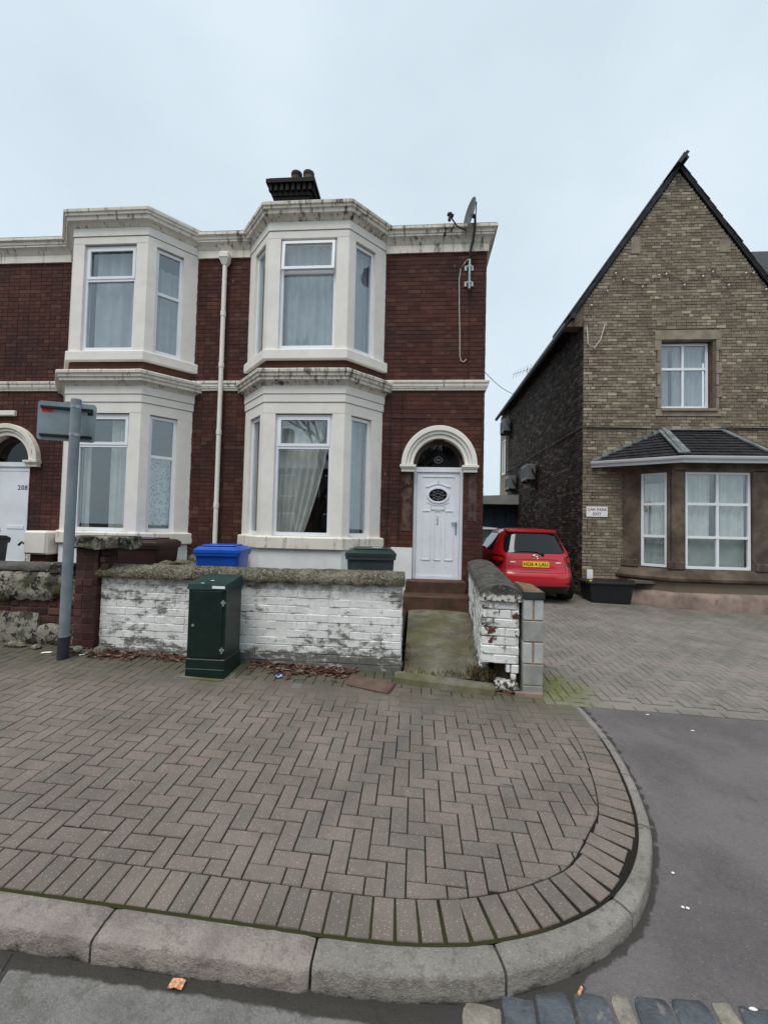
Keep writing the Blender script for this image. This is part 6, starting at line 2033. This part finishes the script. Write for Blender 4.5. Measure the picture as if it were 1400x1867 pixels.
for _ in range(420):
    k = r_.random()
    if k < .45: x, y = r_.uniform(.60, .86), r_.uniform(4.50, 4.75)
    elif k < .75: x, y = r_.uniform(-.1, .72), r_.uniform(4.58, 4.72)
    elif k < .88: x, y = r_.uniform(-.13, -.04), r_.uniform(4.7, 5.6)
    else: x, y = r_.uniform(.68, .80), r_.uniform(4.7, 6.0)
    z = .02 + .06 * (y - 4.5)
    h = r_.uniform(.03, .13) * (1.4 if k < .45 else .55); a = r_.uniform(0, 6.28); ln_ = r_.uniform(.2, 1.1) * h; w = r_.uniform(.002, .005)
    m.tint = r_.random() * .999 + .0005
    dx, dy = math.cos(a), math.sin(a)
    m.add([(x - dy * w, y + dx * w, z), (x + dy * w, y - dx * w, z), (x + dx * ln_ * .5 + dy * w, y + dy * ln_ * .5 - dx * w, z + h * .75), (x + dx * ln_ * .5 - dy * w, y + dy * ln_ * .5 + dx * w, z + h * .75), (x + dx * ln_, y + dy * ln_, z + h * r_.uniform(.5, 1.1))], [(0, 1, 2, 3), (3, 2, 4)])
tag(m.build('dry_weeds', 'dry_weed', recalc=False), 'dry brown weeds along the foot of the path', 'weeds', kind='stuff')

# ================================================================== CARS
def pchip(xs_, ys_):
    def f(x):
        if x <= xs_[0]: return ys_[0]
        for i in range(len(xs_) - 1):
            if x <= xs_[i + 1]:
                t = (x - xs_[i]) / (xs_[i + 1] - xs_[i])
                return ys_[i] + (ys_[i + 1] - ys_[i]) * t
        return ys_[-1]
    return f
def hatchback(x, y, z, paint, label, plate, detail=True):
    t = thing('parked_car', label, 'car', (x, y, z))
    X = lambda a, b, c: (x + a, y + b, z + c)
    zl = [.20, .26, .34, .45, .56, .60, .64, .74, .86, .95, 1.00, 1.08, 1.20, 1.32, 1.40, 1.445, 1.475, 1.495, 1.505]
    W = pchip([.2, .26, .34, .5, .64, .80, .95, 1.0, 1.2, 1.4, 1.46, 1.49, 1.505], [.76, .81, .838, .850, .848, .842, .805, .782, .69, .585, .525, .41, .20])
    RR = pchip([.2, .26, .34, .45, .56, .60, .64, .74, .86, .95, 1.0, 1.2, 1.36, 1.42, 1.46, 1.485, 1.505], [.10, .05, .02, .0, .01, .035, .055, .07, .095, .12, .14, .28, .39, .43, .50, .72, 1.1])
    FR = pchip([.2, .4, .7, .85, .95, 1.0, 1.2, 1.4, 1.48, 1.505], [3.75, 3.92, 3.88, 3.75, 3.35, 2.95, 2.62, 2.25, 1.95, 1.5])
    N = 5.8
    def outline(zz, n=72):
        w, r0, f0 = W(zz), RR(zz), FR(zz)
        yc, L = (r0 + f0) / 2, (f0 - r0) / 2
        out = []
        for k in range(n):
            a = 2 * math.pi * k / n
            c_, s_ = math.cos(a), math.sin(a)
            e = 2 / N
            out.append((math.copysign(abs(c_) ** e, c_) * w, yc + math.copysign(abs(s_) ** e, s_) * L, zz))
        return out
    def rear(u, zz, out=.0):                        # y of the tail at lateral u
        w, r0, f0 = W(zz), RR(zz), FR(zz)
        yc, L = (r0 + f0) / 2, (f0 - r0) / 2
        q = min(.9995, abs(u) / w)
        return yc - L * (1 - q ** N) ** (1 / N) - out
    m = MB(X); fine = []
    for a, b in zip(zl[:-1], zl[1:]):
        fine += [a, (a + b) / 2]
    fine.append(zl[-1])
    m.grid([outline(q) for q in fine], closed=True)
    nn = len(m.v); m.f.append(list(range(nn - 72, nn))); m.t.append(0); m.f.append(list(range(72))); m.t.append(0)
    body = m.build('body', paint, t, smooth=38)
    def patch(name, edge, mat, par, out=.006, nu=18, smooth=40):
        """panel lying on the tail; edge: rows of (z, u_left, u_right)"""
        m = MB(X); rw = []
        for zz, ul, ur in edge:
            rw.append([(ul + (ur - ul) * i / nu, rear(ul + (ur - ul) * i / nu, zz, out), zz) for i in range(nu + 1)])
        bk = [[(p[0], p[1] + .02, p[2]) for p in r_] for r_ in rw]
        m.grid(rw); m.grid([rw[0], bk[0]]); m.grid([bk[-1], rw[-1]])
        m.grid([[r_[0] for r_ in bk], [r_[0] for r_ in rw]]); m.grid([[r_[-1] for r_ in rw], [r_[-1] for r_ in bk]])
        return m.build(name, mat, par, smooth=smooth)
    # rear screen
    patch('rear_window', [(.985, -.56, .56), (1.0, -.60, .60), (1.05, -.615, .615), (1.15, -.60, .60), (1.25, -.575, .575), (1.33, -.545, .545), (1.375, -.50, .50), (1.39, -.42, .42)], 'car_glass', t, .007)
    # tail lamps wrap round the corner
    for s in (-1, 1):
        e = [(.70, .70, .80), (.74, .655, .825), (.80, .625, .828), (.86, .61, .822), (.90, .60, .812), (.93, .63, .80)]
        lam = patch('tail_lamp', [(q, s * a, s * b) for q, a, b in e], 'lens_dark', t, .010, 14)
        e = [(.82, .64, .80), (.86, .63, .80), (.895, .635, .79)]
        patch('lamp_lens', [(q, s * a, s * b) for q, a, b in e], 'lens_red', lam, .016, 10)
    # tailgate crease, plate, handle strip, badge, wiper
    m = MB(X); m.tube([(-.44 + .88 * i / 16, rear(-.44 + .88 * i / 16, .865, .004), .865 + .012 * (1 - ((i - 8) / 8) ** 2)) for i in range(17)], .008, 6); m.build('tailgate_trim', paint, t, smooth=50)
    m = MB(X); m.tube([(-.27 + .54 * i / 8, rear(-.27 + .54 * i / 8, .665, .002), .665) for i in range(9)], .007, 6); m.build('tailgate_trim', paint, t, smooth=50)
    yp = rear(0, .765, .016)
    m = MB(X); m.hull2([(-.26, yp + .012, .71), (.26, yp + .012, .71), (.26, yp + .03, .822), (-.26, yp + .03, .822)], [(-.26, yp - .004, .71), (.26, yp - .004, .71), (.26, yp + .010, .822), (-.26, yp + .010, .822)]); pl = m.build('number_plate', 'plate_yellow', t)
    if plate:
        PX = lambda u, v, d: X(u, yp - .0065 + (v - .71) * .125 + d, v)
        m = MB(); text_into(m, plate, .098, 0, .764, 0, PX, spacing=1.02); m.build('plate_lettering', 'print_black', pl)
    yb = rear(0, .915, .012)
    for rx, rz in ((.062, .042),):
        m = MB(X)
        m.tube([(rx * math.cos(2 * math.pi * k / 24), yb, .915 + rz * math.sin(2 * math.pi * k / 24)) for k in range(25)], .006, 6)
        m.tube([(.024 * math.cos(2 * math.pi * k / 20), yb, .913 + .038 * math.sin(2 * math.pi * k / 20)) for k in range(21)], .005, 6)
        m.tube([(.050 * math.cos(2 * math.pi * k / 20), yb, .935 + .018 * math.sin(2 * math.pi * k / 20)) for k in range(21)], .005, 6)
        m.build('badge', 'chrome', t, smooth=60)
    for u0, u1 in ((-.50, -.40), (.40, .50)):
        m = MB(X); m.add([(u0, rear(u0, .80, .004), .795), (u1, rear(u1, .80, .004), .795), (u1, rear(u1, .82, .004), .815), (u0, rear(u0, .82, .004), .815)], [(0, 1, 2, 3)]); m.build('model_badge', 'chrome', t, recalc=False)
    m = MB(X); m.tube([(.14, rear(.14, .965, .02), .965), (.02, rear(.02, 1.02, .025), 1.02), (-.34, rear(-.34, 1.04, .02), 1.035)], .013, 6); m.tube([(.16, rear(.16, .955, .0), .955), (.13, rear(.13, .975, .03), .975)], .03, 8); m.build('wiper', 'plastic_black', t, smooth=50)
    m = MB(X)
    for s in (-1, 1):
        m.tube([(s * .60, rear(s * .60, q, .001), q) for q in (.60, .66, .72)] + [(s * .585, rear(s * .585, q, .001), q) for q in (.80, .88, .95)], .0045, 5)
    m.tube([(-.60 + 1.2 * i / 16, rear(-.60 + 1.2 * i / 16, .603, .001), .603) for i in range(17)], .0045, 5)
    m.build('panel_gap', 'plastic_black', t)
    for s in (-1, 1):
        patch('reflector', [(.37, s * .60, s * .74), (.40, s * .60, s * .745)], 'lens_dark', t, .006, 6)
    # roof spoiler, aerial, lower bumper, exhaust
    m = MB(X); m.hull2([(-.50, .385, 1.405), (.50, .385, 1.405), (.54, .62, 1.455), (-.54, .62, 1.455)], [(-.50, .375, 1.425), (.50, .375, 1.425), (.54, .62, 1.475), (-.54, .62, 1.475)]); m.build('spoiler', paint, t, smooth=40)
    m = MB(X); m.tube([(0, 1.0, 1.49), (0, .93, 1.56)], .008, 6); m.build('aerial', 'plastic_black', t)
    patch('lower_bumper', [(.20, -.66, .66), (.25, -.70, .70), (.30, -.70, .70), (.335, -.62, .62)], 'plastic_black', t, .008)
    m = MB(X); m.box(-.70, .70, .25, 3.6, .16, .24); m.build('underbody', 'plastic_black', t)
    # side windows
    for s in (-1, 1):
        m = MB(X); rw = []
        for zz in (1.0, 1.1, 1.2, 1.3, 1.375):
            rw.append([(s * (W(zz) + .004) * (1 - abs((yy - (RR(zz) + FR(zz)) / 2) / ((FR(zz) - RR(zz)) / 2)) ** N) ** (1 / N), yy, zz) for yy in [(.62 + (zz - 1) * .45) + i * (2.45 - (zz - 1) * .95 - (.62 + (zz - 1) * .45)) / 24 for i in range(25)]])
        m.grid(rw); m.build('side_window', 'car_glass', t, smooth=40, recalc=False)
        m = MB(X); m.cbox(min(s * .83, s * .98), max(s * .83, s * .98), 2.35, 2.47, .98, 1.12, .03); m.build('mirror', paint, t)
    for s in (-1, 1):
        for yy in (.62, 3.12):
            m = MB(X); m.tube([(s * .64, yy, .295), (s * .852, yy, .295)], .295, 28); wh = m.build('wheel', 'tyre', t, smooth=40)
            m = MB(X); m.tube([(s * .852, yy, .295), (s * .857, yy, .295)], .19, 20); m.build('hub_cap', 'chrome', wh, smooth=40)
    return t
s = NT('car_glass')
MAT['car_glass'] = s.done((.010, .012, .014), .05, .45)
hatchback(2.43, 8.70, pav(2.43, 9.3), 'car_red', 'red hatchback parked tail out in the driveway between the houses', 'HU6 4 LAU')
hatchback(1.98, 12.75, pav(2.0, 13) , 'car_white', 'white car parked ahead of the red hatchback in the driveway', '')

# ================================================================== BEYOND AND ACROSS THE STREET
def bare_tree(name, x, y, z, h, seed, label, spread=.55, r0=.16, depth=6):
    r_ = random.Random(seed)
    t = thing(name, label, 'tree', (x, y, z), 'bare winter trees')
    tr, br = MB(), MB()
    def grow(p, d, l, r, lv):
        n = 3
        pts = [p]
        dd = d.copy()
        for i in range(n):
            dd = (dd + Vector((r_.gauss(0, .10), r_.gauss(0, .10), .05 if lv else .02))).normalized()
            pts.append(pts[-1] + dd * l / n)
        (tr if lv < 1 else br).tube([tuple(q) for q in pts], r, 7 if lv < 2 else (5 if lv < 4 else 3), taper=r * .62)
        if lv >= depth: return
        k = 3 if lv < 3 else r_.choice((2, 3, 3))
        for i in range(k):
            ax = Vector((r_.gauss(0, 1), r_.gauss(0, 1), r_.gauss(0, .35)))
            nd = (dd + ax.normalized() * spread * r_.uniform(.7, 1.3)).normalized()
            nd.z = nd.z * .85 + .12
            grow(pts[-1] if i < 2 else pts[2], nd.normalized(), l * r_.uniform(.64, .84), r * .60, lv + 1)
    grow(Vector((x, y, z)), Vector((0, 0, 1)), h * .26, r0, 0)
    tr.build('trunk', 'bark', t, smooth=60); br.build('crown', 'bark', t, recalc=False)
bare_tree('bare_tree', 5.0, 40, .3, 6.4, 3, 'bare tree far behind the garage at the driveway end', r0=.11)
bare_tree('bare_tree', -5.9, -10.5, -.4, 15.0, 8, 'tall bare tree across the street, mirrored in the upstairs bay window', r0=.26, depth=7)
bare_tree('bare_tree', -.5, -9.5, -.4, 10.5, 12, 'bare tree across the street, mirrored in the downstairs bay window', r0=.20)
def far_house(x, w, hh, label, ci):
    t = thing('terraced_house', label, 'house', (x, -13.5, -.3), 'houses across the street')
    m = MB(); m.box(x - w / 2, x + w / 2, -19, -13.5, -.3, hh); m.build('wall', 'brick_red', t)
    m = MB(); m.hull2([(x - w / 2 - .05, -13.2, hh), (x + w / 2 + .05, -13.2, hh), (x + w / 2 + .05, -19.3, hh), (x - w / 2 - .05, -19.3, hh)], [(x - w / 2 - .05, -16.2, hh + 2.1), (x + w / 2 + .05, -16.2, hh + 2.1), (x + w / 2 + .05, -16.4, hh + 2.1), (x - w / 2 - .05, -16.4, hh + 2.1)]); r3 = m.build('roof', 'slate_dark', t)
    m = MB(); m.box(x - w / 2 + .1, x - w / 2 + 1.0, -16.8, -15.9, hh + .8, hh + 3.3); m.build('chimney', 'brick_dark', r3)
    FB = lambda u, v, d: (x - u, -13.5 + d, v)
    for u in (-w * .22, w * .22):
        for v in (.9, 3.5):
            m = MB(FB); m.box(u - .55, u + .55, v, v + 1.5, -.05, .03); ww = m.build('window', 'upvc_white', t)
            m = MB(FB); m.box(u - .48, u + .48, v + .08, v + 1.42, .03, .035); m.build('pane', 'car_glass', ww)
    m = MB(FB); m.box(-.45, .45, -.2, 1.9, -.05, .04); m.build('door', 'timber_brown', t)
for i, (x, w, h) in enumerate(((-13.5, 6, 5.6), (-7.4, 6, 5.4), (-1.3, 6, 5.5), (4.8, 6, 5.4), (10.9, 6, 5.6))):
    far_house(x, w, h, 'brick terraced house across the street behind the viewer', i)
